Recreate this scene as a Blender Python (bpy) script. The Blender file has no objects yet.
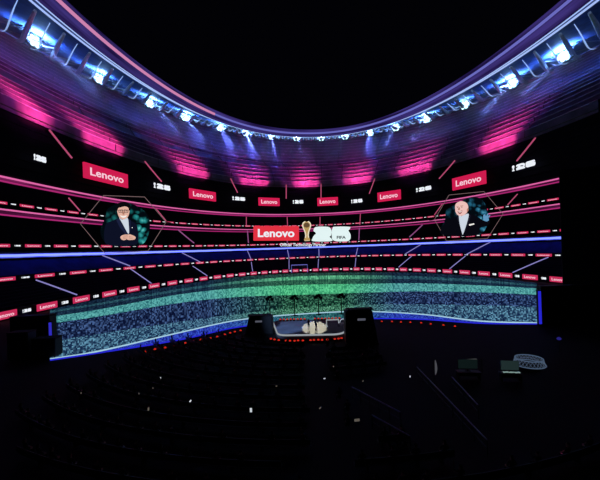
import bpy, bmesh, math, random
from math import sin, cos, pi, radians, copysign, sqrt, atan2
from mathutils import Vector, Matrix
random.seed(7)
sc = bpy.context.scene
COL = sc.collection
S, EYE = 215.0, 13.5
PINKW = 6.6e4
HAZE = .008
SHAFT = 1.6e6
BOARD=[(178.8,176.4,175.8,174.85),(174.15,171.5,170.85,169.9),(169.15,166.4,165.7,164.75),(164.0,161.15,160.45,159.45),(158.75,155.85,155.15,154.15),(153.4,150.5,149.8,148.85),(148.1,145.2,144.5,143.55),(142.8,139.95,139.25,138.3),(137.6,134.75,134.05,133.1),(132.4,129.6,128.95,128.05),(127.35,124.6,123.95,123.05),(122.4,119.65,119.05,118.15),(117.5,114.85,114.25,113.4),(112.75,110.2,109.55,108.75),(108.15,105.6,105.05,104.2),(103.65,101.2,100.6,99.85),(99.25,96.9,96.35,95.6),(95.1,92.85,92.35,91.65),(91.15,89.25,88.8,88.1),(87.6,85.4,84.85,84.15),(83.6,81.25,80.65,79.9),(79.35,76.9,76.35,75.55),(74.95,72.45,71.85,71.05),(70.45,67.9,67.3,66.45),(65.85,63.25,62.6,61.8),(61.2,58.5,57.9,57.05),(56.4,53.7,53.05,52.2),(51.6,48.8,48.2,47.3),(46.7,43.9,43.25,42.4),(41.75,38.95,38.3,37.45),(36.8,33.95,33.35,32.45),(31.85,29.0,28.35,27.5),(26.9,24.05,23.45,22.6),(22.0,19.2,18.55,17.75),(17.15,14.4,13.8,13.0)]
RIB3=[(174.2,171.65,170.95,170.0),(169.3,166.65,165.95,165.0),(164.3,161.55,160.9,159.9),(159.2,156.45,155.75,154.8),(154.1,151.35,150.65,149.7),(149.0,146.25,145.6,144.65),(144.0,141.25,140.6,139.7),(139.0,136.35,135.7,134.8),(134.15,131.5,130.9,130.0),(129.4,126.8,126.15,125.3),(124.7,122.15,121.55,120.75),(120.15,117.65,117.1,116.3),(115.7,113.3,112.7,111.95),(111.35,109.0,108.45,107.7),(107.15,104.85,104.3,103.6),(103.05,100.8,100.3,99.6),(99.05,96.9,96.4,95.75),(95.25,93.2,92.75,92.1),(91.65,89.9,89.5,88.9),(88.45,86.5,86.0,85.35),(84.9,82.75,82.25,81.6),(81.1,78.85,78.35,77.65),(77.15,74.85,74.35,73.6),(73.05,70.75,70.2,69.45),(68.9,66.5,65.95,65.2),(64.65,62.2,61.65,60.9),(60.3,57.8,57.25,56.45),(55.9,53.35,52.75,52.0),(51.4,48.8,48.2,47.4),(46.85,44.2,43.6,42.8),(42.2,39.55,38.95,38.15),(37.55,34.85,34.25,33.45),(32.85,30.15,29.55,28.75),(28.15,25.45,24.85,24.05),(23.5,20.8,20.2,19.4)]
RIB2=[(175.7,173.8,173.3,172.65),(172.1,170.1,169.6,168.9),(168.35,166.3,165.75,165.05),(164.5,162.35,161.8,161.05),(160.5,158.3,157.8,157.0),(156.45,154.2,153.7,152.9),(152.35,150.1,149.55,148.8),(148.2,145.9,145.4,144.6),(144.05,141.75,141.2,140.45),(139.85,137.55,137.0,136.25),(135.7,133.4,132.85,132.1),(131.55,129.25,128.7,127.95),(127.4,125.15,124.6,123.85),(123.35,121.1,120.55,119.8),(119.3,117.05,116.55,115.8),(115.3,113.1,112.6,111.9),(111.35,109.2,108.7,108.0),(107.5,105.4,104.9,104.2),(103.7,101.65,101.15,100.5),(100.05,98.0,97.55,96.9),(96.45,94.5,94.05,93.45),(93.0,91.2,90.8,90.25),(89.95,88.25,87.85,87.25),(86.8,84.9,84.45,83.85),(83.4,81.4,80.9,80.25),(79.8,77.75,77.25,76.6),(76.15,74.05,73.55,72.9),(72.4,70.25,69.75,69.1),(68.6,66.45,65.95,65.25),(64.75,62.55,62.05,61.35),(60.85,58.65,58.15,57.45),(56.95,54.7,54.2,53.5),(53.0,50.75,50.25,49.55),(49.05,46.8,46.3,45.6),(45.1,42.85,42.3,41.6),(41.1,38.85,38.35,37.65),(37.15,34.9,34.4,33.7),(33.25,31.0,30.5,29.8),(29.35,27.1,26.6,25.95),(25.45,23.3,22.8,22.15),(21.65,19.5,19.05,18.4),(17.95,15.8,15.35,14.75)]
RIB1=[(174.8,173.15,172.75,172.2),(171.75,170.05,169.65,169.05),(168.6,166.85,166.4,165.8),(165.3,163.5,163.05,162.4),(161.9,160.0,159.55,158.9),(158.45,156.45,156.0,155.35),(154.85,152.85,152.35,151.65),(151.15,149.15,148.65,147.95),(147.45,145.35,144.85,144.15),(143.65,141.55,141.05,140.35),(139.85,137.7,137.2,136.5),(136.0,133.85,133.35,132.6),(132.1,129.95,129.45,128.75),(128.2,126.05,125.55,124.85),(124.35,122.15,121.65,120.95),(120.45,118.3,117.8,117.1),(116.6,114.45,113.95,113.25),(112.75,110.65,110.15,109.5),(109.0,106.9,106.4,105.75),(105.25,103.2,102.75,102.1),(101.6,99.6,99.15,98.5),(98.05,96.1,95.65,95.0),(94.6,92.7,92.3,91.75),(91.3,89.75,89.35,88.85),(88.45,86.65,86.2,85.6),(85.15,83.25,82.8,82.15),(81.7,79.75,79.3,78.65),(78.2,76.15,75.7,75.05),(74.55,72.5,72.05,71.4),(70.9,68.85,68.35,67.7),(67.2,65.15,64.65,64.0),(63.5,61.4,60.95,60.25),(59.8,57.7,57.2,56.55),(56.05,53.95,53.5,52.8),(52.35,50.25,49.75,49.1),(48.65,46.55,46.1,45.45),(44.95,42.9,42.4,41.8),(41.3,39.25,38.8,38.15),(37.7,35.65,35.2,34.6),(34.15,32.15,31.7,31.05),(30.6,28.65,28.2,27.6),(27.15,25.25,24.8,24.2),(23.8,21.9,21.45,20.9),(20.5,18.65,18.2,17.65),(17.25,15.45,15.05,14.5)]
AISLE_SIGN=[(169.09,0.915,165.2,0.6),(150.56,0.99,145.47,0.635),(122.56,1.085,119.52,0.685),(100.02,1.04,99.97,0.565),(87.13,1.05,87.29,0.575),(66.07,1.035,68.67,0.58),(39.01,1.02,44.24,0.66),(20.97,0.92,25.07,0.59)]
AISLE_UP=[(165.17,0.77,164.43,0.34),(146.22,0.89,144.86,0.33),(115.77,0.86,116.7,0.29),(99.61,0.89,99.97,0.23),(87.87,0.835,88.01,0.235),(72.59,0.88,72.47,0.17),(44.28,0.91,45.89,0.355),(25.69,0.755,26.96,0.345)]
AISLE_MID=[(141.99,0.935,135.7,0.38),(116.78,0.99,115.59,0.355),(100.37,0.975,100.05,0.3),(88.44,0.925,88.52,0.3),(72.6,0.985,73.39,0.325),(49.4,0.895,54.68,0.355)]
AISLE_LOW=[(156.71,0.895,152.54,0.125),(136.91,0.89,132.7,0.065),(114.42,0.94,114.1,-0.02),(99.33,0.815,99.25,0.005),(88.58,0.81,88.66,0.0),(74.61,0.78,74.96,-0.01),(52.26,1.0,57.09,0.09),(33.9,0.92,38.72,-0.03)]
AISLE_PIT=[(170.03,0.875,167.8,0.17),(152.92,0.945,152.11,0.095),(136.11,0.82,134.2,0.12),(114.56,0.83,116.11,0.13),(99.36,0.925,100.69,0.065),(88.88,0.835,89.31,0.125),(74.81,0.83,74.46,0.065),(54.56,0.92,57.2,0.15),(38.44,0.915,40.14,0.13),(20.84,0.91,24.4,0.14)]
LAMP=[161.45,150.7,139.3,129.65,118.7,109.95,100.95,92.55,84.95,76.85,68.3,59.75,50.35,40.3,29.9,21.1]
PATCH=[(170.55,172.35,168.55),(159.9,164.7,154.25),(136.15,142.5,129.2),(113.0,120.15,105.7),(92.1,97.25,87.5),(72.75,78.65,66.9),(51.3,58.65,44.6),(28.45,33.3,24.1)]
CURVE_0=[(-68.97,95.86),(-63.3,109.9),(-51.56,148.96),(-31.92,183.39),(-0.46,194.4),(31.52,186.42),(57.67,169.44),(71.22,139.29),(76.02,112.88)]
CURVE_A=[(-63.83,88.67),(-57.95,100.55),(-45.84,132.29),(-27.69,158.76),(-0.46,173.05),(28.13,166.7),(51.19,150.56),(65.4,127.98),(72.54,107.74)]
CURVE_B=[(-61.54,85.47),(-55.61,96.45),(-42.87,123.64),(-25.58,146.46),(-0.46,153.4),(24.99,148.39),(46.69,137.43),(61.22,119.86),(70.13,104.18)]
CURVE_2=[(-57.42,79.7),(-50.97,88.34),(-39.79,114.64),(-22.51,128.54),(-0.46,131.99),(21.54,128.26),(41.78,123.11),(56.86,111.39),(67.15,99.78)]
CURVE_3=[(-51.41,71.29),(-45.13,78.12),(-33.07,95.05),(-18.17,103.27),(-0.46,103.18),(17.22,103.09),(34.49,101.89),(48.75,95.62),(58.99,87.74)]
CURVE_4=[(-40.53,56.07),(-35.11,60.6),(-24.05,68.78),(-13.38,75.31),(-0.46,80.38),(13.56,81.71),(26.84,79.59),(38.5,75.71),(48.16,71.76)]
CURVE_5=[(-33.55,46.3),(-28.76,49.5),(-20.8,59.29),(-12.22,68.54),(-0.46,72.38),(12.08,73.12),(22.88,68.02),(30.55,60.27),(38.42,57.39)]
CURVE_6=[(-33.32,45.98),(-28.32,48.73),(-19.16,54.51),(-11.16,62.39),(-0.46,64.92),(10.83,65.79),(21.34,63.54),(29.78,58.77),(38.1,56.91)]
RED_SIGN=[(163.3,154.45,-0.017,0.1327,5.23),(137.25,128.15,-0.0175,0.1347,4.84),(111.35,102.9,-0.017,0.1327,4.75),(88.6,80.9,-0.0166,0.1315,4.87),(65.25,56.85,-0.0164,0.1307,5.35),(40.25,31.7,-0.0163,0.1303,5.64)]
WHITE_SIGN=[(170.85,169.3,-0.0161,0.1295,2.27),(148.2,143.6,-0.018,0.1363,3.09),(122.0,117.15,-0.0179,0.1359,2.8),(97.5,93.5,-0.0171,0.1331,3.04),(75.5,71.2,-0.0154,0.1271,2.98),(51.15,46.35,-0.0172,0.1335,2.84),(25.65,21.35,-0.0167,0.1319,3.02)]
RIBS = [(164.5,176.05),(162.55,174.25),(160.55,172.35),(158.5,170.3),(156.4,168.25),(154.3,166.1),(152.15,163.9),(150.0,161.65),(147.8,159.35),(145.65,157.0),(143.45,154.65),(141.3,152.25),(139.15,149.9),(137.0,147.5),(134.9,145.15),(132.85,142.75),(130.8,140.45),(128.8,138.15),(126.85,135.85),(124.95,133.65),(123.1,131.45),(121.3,129.3),(119.55,127.2),(117.85,125.15),(116.2,123.2),(114.6,121.25),(113.05,119.35),(111.55,117.55),(110.1,115.8),(108.7,114.1),(107.35,112.45),(106.1,110.85),(104.8,109.3),(103.6,107.8),(102.45,106.35),(101.3,104.95),(100.25,103.6),(99.2,102.3),(98.2,101.05),(97.2,99.85),(96.3,98.7),(95.4,97.55),(94.5,96.5),(93.7,95.45),(92.9,94.4),(92.1,93.45),(91.4,92.5),(90.7,91.65),(90.05,90.8),(89.5,90.05),(88.8,89.3),(88.1,88.5),(87.4,87.6),(86.65,86.65),(85.85,85.7),(85.05,84.7),(84.2,83.7),(83.35,82.6),(82.45,81.5),(81.5,80.35),(80.55,79.2),(79.55,77.95),(78.5,76.7),(77.45,75.4),(76.35,74.05),(75.2,72.65),(74.05,71.2),(72.8,69.7),(71.55,68.2),(70.25,66.6),(68.9,65.0),(67.55,63.3),(66.1,61.6),(64.65,59.8),(63.15,58.0),(61.55,56.15),(59.95,54.2),(58.3,52.25),(56.65,50.25),(54.9,48.25),(53.15,46.15),(51.3,44.05),(49.5,41.9),(47.6,39.75),(45.7,37.55),(43.75,35.35),(41.8,33.15),(39.8,30.95),(37.8,28.7),(35.8,26.5),(33.8,24.3),(31.8,22.15),(29.75,20.0),(27.8,17.85),(25.8,15.8),(23.85,13.75),(21.9,11.8),(20.0,9.85),(18.15,8.0)]

# ------------------------------------------------------------------ materials
def lin(c):
    return tuple(((v / 255) / 12.92 if v / 255 <= .04045 else ((v / 255 + .055) / 1.055) ** 2.4) for v in c)
def newmat(name):
    m = bpy.data.materials.new(name); m.use_nodes = True
    nt = m.node_tree; nt.nodes.clear()
    out = nt.nodes.new('ShaderNodeOutputMaterial')
    return m, nt, out
def emi(name, c, k=1.0, sample=False):
    m, nt, out = newmat(name)
    e = nt.nodes.new('ShaderNodeEmission')
    e.inputs[0].default_value = (*lin(c), 1); e.inputs[1].default_value = k
    nt.links.new(e.outputs[0], out.inputs[0])
    if not sample: m.cycles.emission_sampling = 'NONE'
    return m
def dif(name, c, rough=.6, metal=0.0, spec=.3, bump=0.0, scale=8.0, vary=.25):
    m, nt, out = newmat(name)
    b = nt.nodes.new('ShaderNodeBsdfPrincipled')
    b.inputs['Roughness'].default_value = rough; b.inputs['Metallic'].default_value = metal
    b.inputs['Specular IOR Level'].default_value = spec
    tc = nt.nodes.new('ShaderNodeTexCoord'); nz = nt.nodes.new('ShaderNodeTexNoise')
    nz.inputs['Scale'].default_value = scale; nt.links.new(tc.outputs['Object'], nz.inputs['Vector'])
    rp = nt.nodes.new('ShaderNodeValToRGB'); L = lin(c)
    rp.color_ramp.elements[0].position = .3; rp.color_ramp.elements[1].position = .7
    rp.color_ramp.elements[0].color = (*[v * (1 - vary) for v in L], 1); rp.color_ramp.elements[1].color = (*[v * (1 + vary) for v in L], 1)
    nt.links.new(nz.outputs[0], rp.inputs[0]); nt.links.new(rp.outputs[0], b.inputs['Base Color'])
    if bump:
        bp = nt.nodes.new('ShaderNodeBump'); bp.inputs['Strength'].default_value = bump
        nt.links.new(nz.outputs[0], bp.inputs['Height']); nt.links.new(bp.outputs[0], b.inputs['Normal'])
    nt.links.new(b.outputs[0], out.inputs[0])
    return m
def streak(name, c0, c1, k=1.0, su=.35, sv=.6, lo=.35, hi=.65):
    """glow painted as streaky emission running along the ring (UV: metres along, metres across)"""
    m, nt, out = newmat(name)
    uv = nt.nodes.new('ShaderNodeUVMap'); mp = nt.nodes.new('ShaderNodeMapping'); mp.inputs['Scale'].default_value = (su * .05, sv, 1)
    nz = nt.nodes.new('ShaderNodeTexNoise'); nz.inputs['Scale'].default_value = 1; nz.inputs['Detail'].default_value = 3
    rp = nt.nodes.new('ShaderNodeValToRGB'); e = nt.nodes.new('ShaderNodeEmission')
    rp.color_ramp.elements[0].position = lo; rp.color_ramp.elements[1].position = hi
    rp.color_ramp.elements[0].color = (*lin(c0), 1); rp.color_ramp.elements[1].color = (*lin(c1), 1)
    l = nt.links.new
    l(uv.outputs[0], mp.inputs[0]); l(mp.outputs[0], nz.inputs['Vector']); l(nz.outputs[0], rp.inputs[0]); l(rp.outputs[0], e.inputs[0]); l(e.outputs[0], out.inputs[0])
    e.inputs[1].default_value = k; m.cycles.emission_sampling = 'NONE'
    return m
def turf(name, lo_side, hi_side, lo_mid, hi_mid, p=2.0, bright=1.0, dots=(1.0, 1.0)):
    """speckled screen floor: every light dot takes a random value; the picture goes from green in the middle to blue at both ends"""
    m, nt, out = newmat(name); N = nt.nodes.new; l = nt.links.new
    uv = N('ShaderNodeUVMap')
    mp = N('ShaderNodeMapping'); mp.inputs['Scale'].default_value = (dots[0], dots[1], 1); l(uv.outputs[0], mp.inputs[0])
    sn = N('ShaderNodeVectorMath'); sn.operation = 'FLOOR'; l(mp.outputs[0], sn.inputs[0])
    wn = N('ShaderNodeTexWhiteNoise'); wn.noise_dimensions = '2D'; l(sn.outputs[0], wn.inputs['Vector'])
    pw = N('ShaderNodeMath'); pw.operation = 'POWER'; pw.inputs[1].default_value = p; l(wn.outputs['Value'], pw.inputs[0])
    tc = N('ShaderNodeTexCoord'); sx = N('ShaderNodeSeparateXYZ'); l(tc.outputs['Object'], sx.inputs[0])
    dv = N('ShaderNodeMath'); dv.operation = 'DIVIDE'; l(sx.outputs[0], dv.inputs[0]); l(sx.outputs[1], dv.inputs[1])
    rg = N('ShaderNodeValToRGB'); mr = N('ShaderNodeMapRange'); mr.inputs[1].default_value = -.75; mr.inputs[2].default_value = .75
    l(dv.outputs[0], mr.inputs[0]); l(mr.outputs[0], rg.inputs[0])
    el = rg.color_ramp.elements; el[0].position = .32; el[1].position = .47; el[0].color = (0, 0, 0, 1); el[1].color = (1, 1, 1, 1)
    a = el.new(.58); a.color = (1, 1, 1, 1); b = el.new(.68); b.color = (0, 0, 0, 1)
    def mix(c0, c1, fac):
        x = N('ShaderNodeMix'); x.data_type = 'RGBA'; x.inputs[6].default_value = (*lin(c0), 1) if isinstance(c0, tuple) else (0, 0, 0, 1)
        x.inputs[7].default_value = (*lin(c1), 1) if isinstance(c1, tuple) else (0, 0, 0, 1)
        if not isinstance(c0, tuple): l(c0, x.inputs[6])
        if not isinstance(c1, tuple): l(c1, x.inputs[7])
        l(fac, x.inputs[0]); return x.outputs[2]
    side = mix(lo_side, hi_side, pw.outputs[0]); mid = mix(lo_mid, hi_mid, pw.outputs[0])
    col = mix(side, mid, rg.outputs[0])
    e = N('ShaderNodeEmission'); e.inputs[1].default_value = bright; l(col, e.inputs[0]); l(e.outputs[0], out.inputs[0])
    return m

M = dict(
    dark=dif('dark_concrete', (26, 24, 34), .85, 0, .05, .2, .4), black=dif('matt_black', (10, 10, 12), .7, 0, .15, 0, 3),
    black2=dif('black_paint', (16, 16, 20), .55, .0, .3, .05, 6), floor=dif('arena_floor', (9, 9, 12), .8, 0, .1, .3, .8),
    stand=dif('upper_seats', (98, 86, 116), .8, 0, .1, 0, .25), glowseat=dif('seats_painted_blue_light', (44, 52, 150), .8, 0, .1, 0, .3),
    shadeseat=dif('seats_painted_falloff', (22, 22, 44), .85, 0, .05, 0, .3), wallk=dif('sign_wall_paint', (20, 18, 28), .9, 0, .04, .1, .3),
    steel=dif('grey_steel', (150, 155, 165), .4, .6, .5, 0, 5), edge=dif('pale_row_edge', (150, 138, 165), .6, 0, .2, 0, 1), dimsteel=dif('dull_steel', (60, 62, 68), .5, .5, .4, 0, 5),
    whitesteel=dif('white_painted_steel', (225, 230, 240), .5, 0, .4, 0, 2), roof=dif('blue_roof_sheet', (60, 85, 150), .7, 0, .2, 0, .3),
    deck=dif('stage_deck', (95, 100, 112), .6, 0, .2, .05, .6), cloth=dif('dark_cloth', (24, 25, 32), .9, 0, .1, 0, 6), cloth2=dif('grey_cloth', (52, 50, 56), .9, 0, .1, 0, 6),
    skin=dif('skin', (190, 140, 115), .6, 0, .3, 0, 9, .08), hair=dif('dark_hair', (22, 18, 16), .8, 0, .2, .3, 30), gold=dif('gold_metal', (205, 160, 70), .3, .7, .5, 0, 3),
    pink=emi('pink_neon', (226, 104, 168)), magenta=emi('magenta_neon', (176, 42, 116)), rose=emi('rose_aisle_light', (175, 75, 110)), lav=emi('lavender_aisle_light', (130, 124, 190)),
    dimrose=emi('dim_mauve_aisle_light', (135, 75, 125)),
    red=emi('small_red_board', (196, 44, 88)), bannerred=emi('banner_red', (205, 28, 78)), bigred=emi('sign_red', (226, 50, 66)),
    white=emi('lit_white', (235, 240, 248)), offw=emi('lit_grey_white', (190, 200, 212)), pinkw=emi('lit_pale_pink', (250, 205, 222)), ink=emi('lit_black', (10, 24, 30)),
    blue=emi('blue_white_tube', (110, 125, 255), 2.2, True), deepblue=emi('deep_blue_led', (38, 38, 205)), lampglow=emi('lamp_glass', (190, 245, 255), 3.0, True),
    tube=emi('pale_blue_tube', (165, 190, 250)), ribglow=emi('rib_painted_glow', (150, 185, 250)), tube2=emi('dim_blue_tube', (70, 90, 190)), tubepink=emi('pale_pink_tube', (205, 130, 175)), tubelav=emi('lavender_tube', (105, 105, 190)),
    foot=emi('red_foot_light', (190, 40, 28)), stageline=emi('stage_edge_white', (150, 156, 160)), phone=emi('phone_screen', (190, 200, 205)), phonedim=emi('dim_phone_screen', (85, 80, 72)),
    monitor=emi('green_grey_screen', (30, 44, 44)), monitor2=emi('dim_green_screen', (12, 22, 22)), strip=emi('desk_strip', (125, 150, 145)), dimblue=emi("dim_blue_lattice", (66, 82, 104)), frame=emi('hexagon_line', (118, 96, 98)),
)
# ------------------------------------------------------------------ object helpers
def tag(o, label, cat, group=None, kind=None):
    if label: o['label'] = label
    if cat: o['category'] = cat
    if group: o['group'] = group
    if kind: o['kind'] = kind
    return o
def obj(name, bm, mat, parent=None, smooth=False):
    me = bpy.data.meshes.new(name)
    if isinstance(bm, bmesh.types.BMesh):
        bm.normal_update(); bm.to_mesh(me); bm.free()
    else: me = bm
    if mat is not None and not me.materials:
        for m in (mat if isinstance(mat, list) else [mat]): me.materials.append(m)
    if smooth:
        for p in me.polygons: p.use_smooth = True
    o = bpy.data.objects.new(name, me); COL.objects.link(o)
    if parent is not None: o.parent = parent
    return o
def thing(name, label, cat, loc=(0, 0, 0), rz=0, group=None):
    o = bpy.data.objects.new(name, None); COL.objects.link(o); o.empty_display_size = .3
    o.location = loc; o.rotation_euler = (0, 0, rz)
    return tag(o, label, cat, group)
def add_box(bm, c, s, bev=0.0, rz=0.0):
    r = bmesh.ops.create_cube(bm, size=1, matrix=Matrix.Translation(c) @ Matrix.Rotation(rz, 4, 'Z') @ Matrix.Diagonal((*s, 1)))
    if bev: bmesh.ops.bevel(bm, geom=list({e for v in r['verts'] for e in v.link_edges}), offset=bev, segments=2, affect='EDGES', profile=.5)
def box(c, s, bev=0.0, rz=0.0):
    bm = bmesh.new(); add_box(bm, c, s, bev, rz); return bm
def add_tube(bm, pts, r, n=8, closed=False):
    pts = [Vector(p) for p in pts]; rings = []
    for i, p in enumerate(pts):
        t = (pts[min(i + 1, len(pts) - 1)] - pts[max(i - 1, 0)]).normalized()
        if closed: t = (pts[(i + 1) % len(pts)] - pts[i - 1]).normalized()
        up = Vector((0, 0, 1)) if abs(t.z) < .95 else Vector((0, 1, 0))
        a = t.cross(up).normalized(); b = a.cross(t)
        rr = r[i] if isinstance(r, (list, tuple)) else r
        rings.append([bm.verts.new(p + (a * cos(2 * pi * k / n) + b * sin(2 * pi * k / n)) * rr) for k in range(n)])
    m = len(rings)
    for i in range(m if closed else m - 1):
        A, B = rings[i], rings[(i + 1) % m]
        for k in range(n): bm.faces.new((A[k], A[(k + 1) % n], B[(k + 1) % n], B[k]))
    if not closed: bm.faces.new(rings[0][::-1]); bm.faces.new(rings[-1])
def tube(pts, r, n=8, closed=False):
    bm = bmesh.new(); add_tube(bm, pts, r, n, closed); return bm
def add_lathe(bm, prof, n=16, M_=Matrix.Identity(4)):
    rings = [[bm.verts.new(M_ @ Vector((r * cos(2 * pi * k / n), r * sin(2 * pi * k / n), z))) for k in range(n)] for r, z in prof]
    for A, B in zip(rings, rings[1:]):
        for k in range(n): bm.faces.new((A[k], A[(k + 1) % n], B[(k + 1) % n], B[k]))
    bm.faces.new(rings[0][::-1]); bm.faces.new(rings[-1])
def lathe(prof, n=16):
    bm = bmesh.new(); add_lathe(bm, prof, n); return bm
def add_prism(bm, poly, z0, z1):
    """closed outline in the x-y plane, given depth along z"""
    A = [bm.verts.new((x, y, z0)) for x, y in poly]; B = [bm.verts.new((x, y, z1)) for x, y in poly]
    n = len(poly)
    bm.faces.new(A[::-1]); bm.faces.new(B)
    for i in range(n): bm.faces.new((A[i], A[(i + 1) % n], B[(i + 1) % n], B[i]))
def smoothpoly(P, sub=4):
    n = len(P); out = []
    for i in range(n):
        p0, p1, p2, p3 = P[i - 1], P[i], P[(i + 1) % n], P[(i + 2) % n]
        for k in range(sub):
            t = k / sub
            out.append(tuple(.5 * (2 * b + (c - a) * t + (2 * a - 5 * b + 4 * c - d) * t * t + (3 * b - a - 3 * c + d) * t ** 3) for a, b, c, d in zip(p0, p1, p2, p3)))
    return out
def spline(P, sub=8):
    Q = [tuple(2 * a - b for a, b in zip(P[0], P[1]))] + list(P) + [tuple(2 * a - b for a, b in zip(P[-1], P[-2]))]
    out = []
    for i in range(1, len(Q) - 2):
        for k in range(sub):
            t = k / sub
            out.append(tuple(.5 * (2 * b + (c - a) * t + (2 * a - 5 * b + 4 * c - d) * t * t + (3 * b - a - 3 * c + d) * t ** 3) for a, b, c, d in zip(Q[i - 1], Q[i], Q[i + 1], Q[i + 2])))
    return out + [tuple(P[-1])]
_txt = {}
def text_mesh(s, bold=.02, depth=.02):
    """lettering as a mesh, one unit wide, centred on the origin in x-y, facing +z; returns (mesh, height)"""
    key = (s, bold)
    if key not in _txt:
        cu = bpy.data.curves.new('lettering', 'FONT'); cu.body = s; cu.offset = bold; cu.extrude = depth; cu.resolution_u = 3
        t = bpy.data.objects.new('lettering', cu); COL.objects.link(t)
        me = bpy.data.meshes.new_from_object(t.evaluated_get(bpy.context.evaluated_depsgraph_get()))
        bpy.data.objects.remove(t)
        xs = [v.co.x for v in me.vertices]; ys = [v.co.y for v in me.vertices]; w = max(xs) - min(xs); cx, cy = (max(xs) + min(xs)) / 2, (max(ys) + min(ys)) / 2
        for v in me.vertices: v.co = ((v.co.x - cx) / w, (v.co.y - cy) / w, v.co.z)
        _txt[key] = (me, (max(ys) - min(ys)) / w)
    return _txt[key]
def lettering(name, s, mat, parent, M_, w, h=None, bold=.02):
    me, r = text_mesh(s, bold)
    key = (s, bold, mat.name)
    if key not in _txt:
        m2 = me.copy(); m2.materials.clear(); m2.materials.append(mat); _txt[key] = (m2, r)
    o = bpy.data.objects.new(name, _txt[key][0]); COL.objects.link(o); o.parent = parent
    o.matrix_local = M_ @ Matrix.Diagonal((w, (h / r) if h else w, .5, 1))
    return o
# ------------------------------------------------------------------ the bowl: every ring is an offset of one plan curve
def ring(d, h, th):
    t = radians(th); c, s = cos(t), sin(t); e = 2 / 2.1496
    X = .0418 + (.4047 + d) * copysign(abs(c) ** e, c); Y = .3268 + (.6831 + d) * copysign(abs(s) ** e, s)
    if h > .25:                                              # the roof leans a little towards the right
        X -= .0149; h = h * (1 - .1177 * X)
    return Vector((X * S, Y * S, EYE + h * S))
TH0, TH1 = 196.0, 12.0
def thetas(n=150, a=TH0, b=TH1): return [a + (b - a) * i / n for i in range(n + 1)]
O = Vector((9, 70, 0))
def sweep(prof, ths=None, org=O, closed=False, bm=None):
    """profile of (d, h) swept round the bowl; UV in metres"""
    ths = ths or thetas(); bm = bm or bmesh.new(); uvl = bm.loops.layers.uv.verify()
    rows = []; us = [0.0]
    for i in range(1, len(ths)): us.append(us[-1] + (ring(*prof[0], ths[i]) - ring(*prof[0], ths[i - 1])).length)
    vs = [0.0]
    for (a, b), (c, d) in zip(prof, prof[1:]): vs.append(vs[-1] + S * sqrt((a - c) ** 2 + (b - d) ** 2))
    for d, h in prof: rows.append([bm.verts.new(ring(d, h, t) - org) for t in ths])
    m = len(rows)
    for j in range(m if closed else m - 1):
        A, B = rows[j], rows[(j + 1) % m]
        for i in range(len(ths) - 1):
            f = bm.faces.new((A[i], A[i + 1], B[i + 1], B[i]))
            vv = (vs[j], vs[(j + 1) % m] if j < m - 1 else vs[j] + 1)
            for lp, (u, v) in zip(f.loops, ((us[i], vv[0]), (us[i + 1], vv[0]), (us[i + 1], vv[1]), (us[i], vv[1]))): lp[uvl].uv = (u, v)
    if closed:
        bm.faces.new([r[0] for r in rows]); bm.faces.new([r[-1] for r in rows][::-1])
    return bm
def steps(a, b, n, nose=0.0):
    P = [a]
    for i in range(n):
        h1 = a[1] + (b[1] - a[1]) * (i + 1) / n; d0 = a[0] + (b[0] - a[0]) * i / n; d1 = a[0] + (b[0] - a[0]) * (i + 1) / n
        P += [(d0, h1), (d1, h1)]
    return P
def ringtube(d, h, r, ths=None, org=O, n=6):
    return tube([ring(d, h, t) - org for t in (ths or thetas())], r, n)
def ringmat(d, h, t0, t1, org=O, inset=0.0, tilt=0.0):
    """frame of a flat panel standing on a chord of a ring: x along the chord to the right, y up, z to the inside"""
    a, b = ring(d, h, t0) - org, ring(d, h, t1) - org
    x = (b - a); w = x.length; x.normalize(); z = Vector((x.y, -x.x, 0)).normalized(); y = z.cross(x)
    c = (a + b) / 2 + z * inset
    return Matrix(((x.x, y.x, z.x, c.x), (x.y, y.y, z.y, c.y), (x.z, y.z, z.z, c.z), (0, 0, 0, 1))), w

BOARD_, RIB3_, BLUE_, RIB2_, TIER2_, RIB1_, TIER1_, BANK_, RIM_, LAMP_, INN_, LIP_ = ((-.056, -.0575), (.0014, -.0244), (0., .0041), (-.02, .0157), (-.03, .0528), (-.01, .0668), (-.0012, .0977), (-.0234, .1772), (.2166, .4085), (.0843, .3598), (-.064, .3048), (-.088, .3031))
# ---- stands
def unit_panel(dep=.12):
    return box((0, 0, 0), (1, 1, dep), .02)
lower = thing('lower_stand', 'dark lower seating stand between the pitch boards and the blue light line', 'stand', O)
obj('seating_rows', sweep([(BOARD_[0], -.0655), BOARD_] + steps((BOARD_[0] + .004, BOARD_[1]), (RIB3_[0] + .004, RIB3_[1] - .004), 9)[1:] + [(RIB3_[0] + .004, RIB3_[1] + .0035)]), M['shadeseat'], lower)  # darker seat colour paints the blue light fading out lower down
obj('blue_lit_seating_rows', sweep([(RIB3_[0] + .004, RIB3_[1] + .0035)] + steps((RIB3_[0] + .006, RIB3_[1] + .0035), (.026, -.002), 8)), M['glowseat'], lower)  # bluer seat colour carries part of the blue line's glow
def aisle(parent, A, B, lst, mat, r, inset=.35, name='aisle_light'):
    for t0, s0, t1, s1 in lst:
        P = []
        for k in range(5):
            u = k / 4; t = t0 + (t1 - t0) * u; s = s0 + (s1 - s0) * u
            P.append(ring(A[0] + (B[0] - A[0]) * s, A[1] + (B[1] - A[1]) * s, t) - O)
            n = Vector((9, 100, P[-1].z)) - Vector((P[-1].x + 9, P[-1].y + 70, P[-1].z)); P[-1] += n.normalized() * inset
        obj(name, tube(P, r, 6), mat, parent)
aisle(lower, BOARD_, RIB3_, AISLE_PIT, M['lav'], .2, .8)
aisle(lower, RIB3_, (.03, .0041), AISLE_LOW, M['lav'], .24, .9)
for t, s in ((97.5, .1),):
    pass
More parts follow.
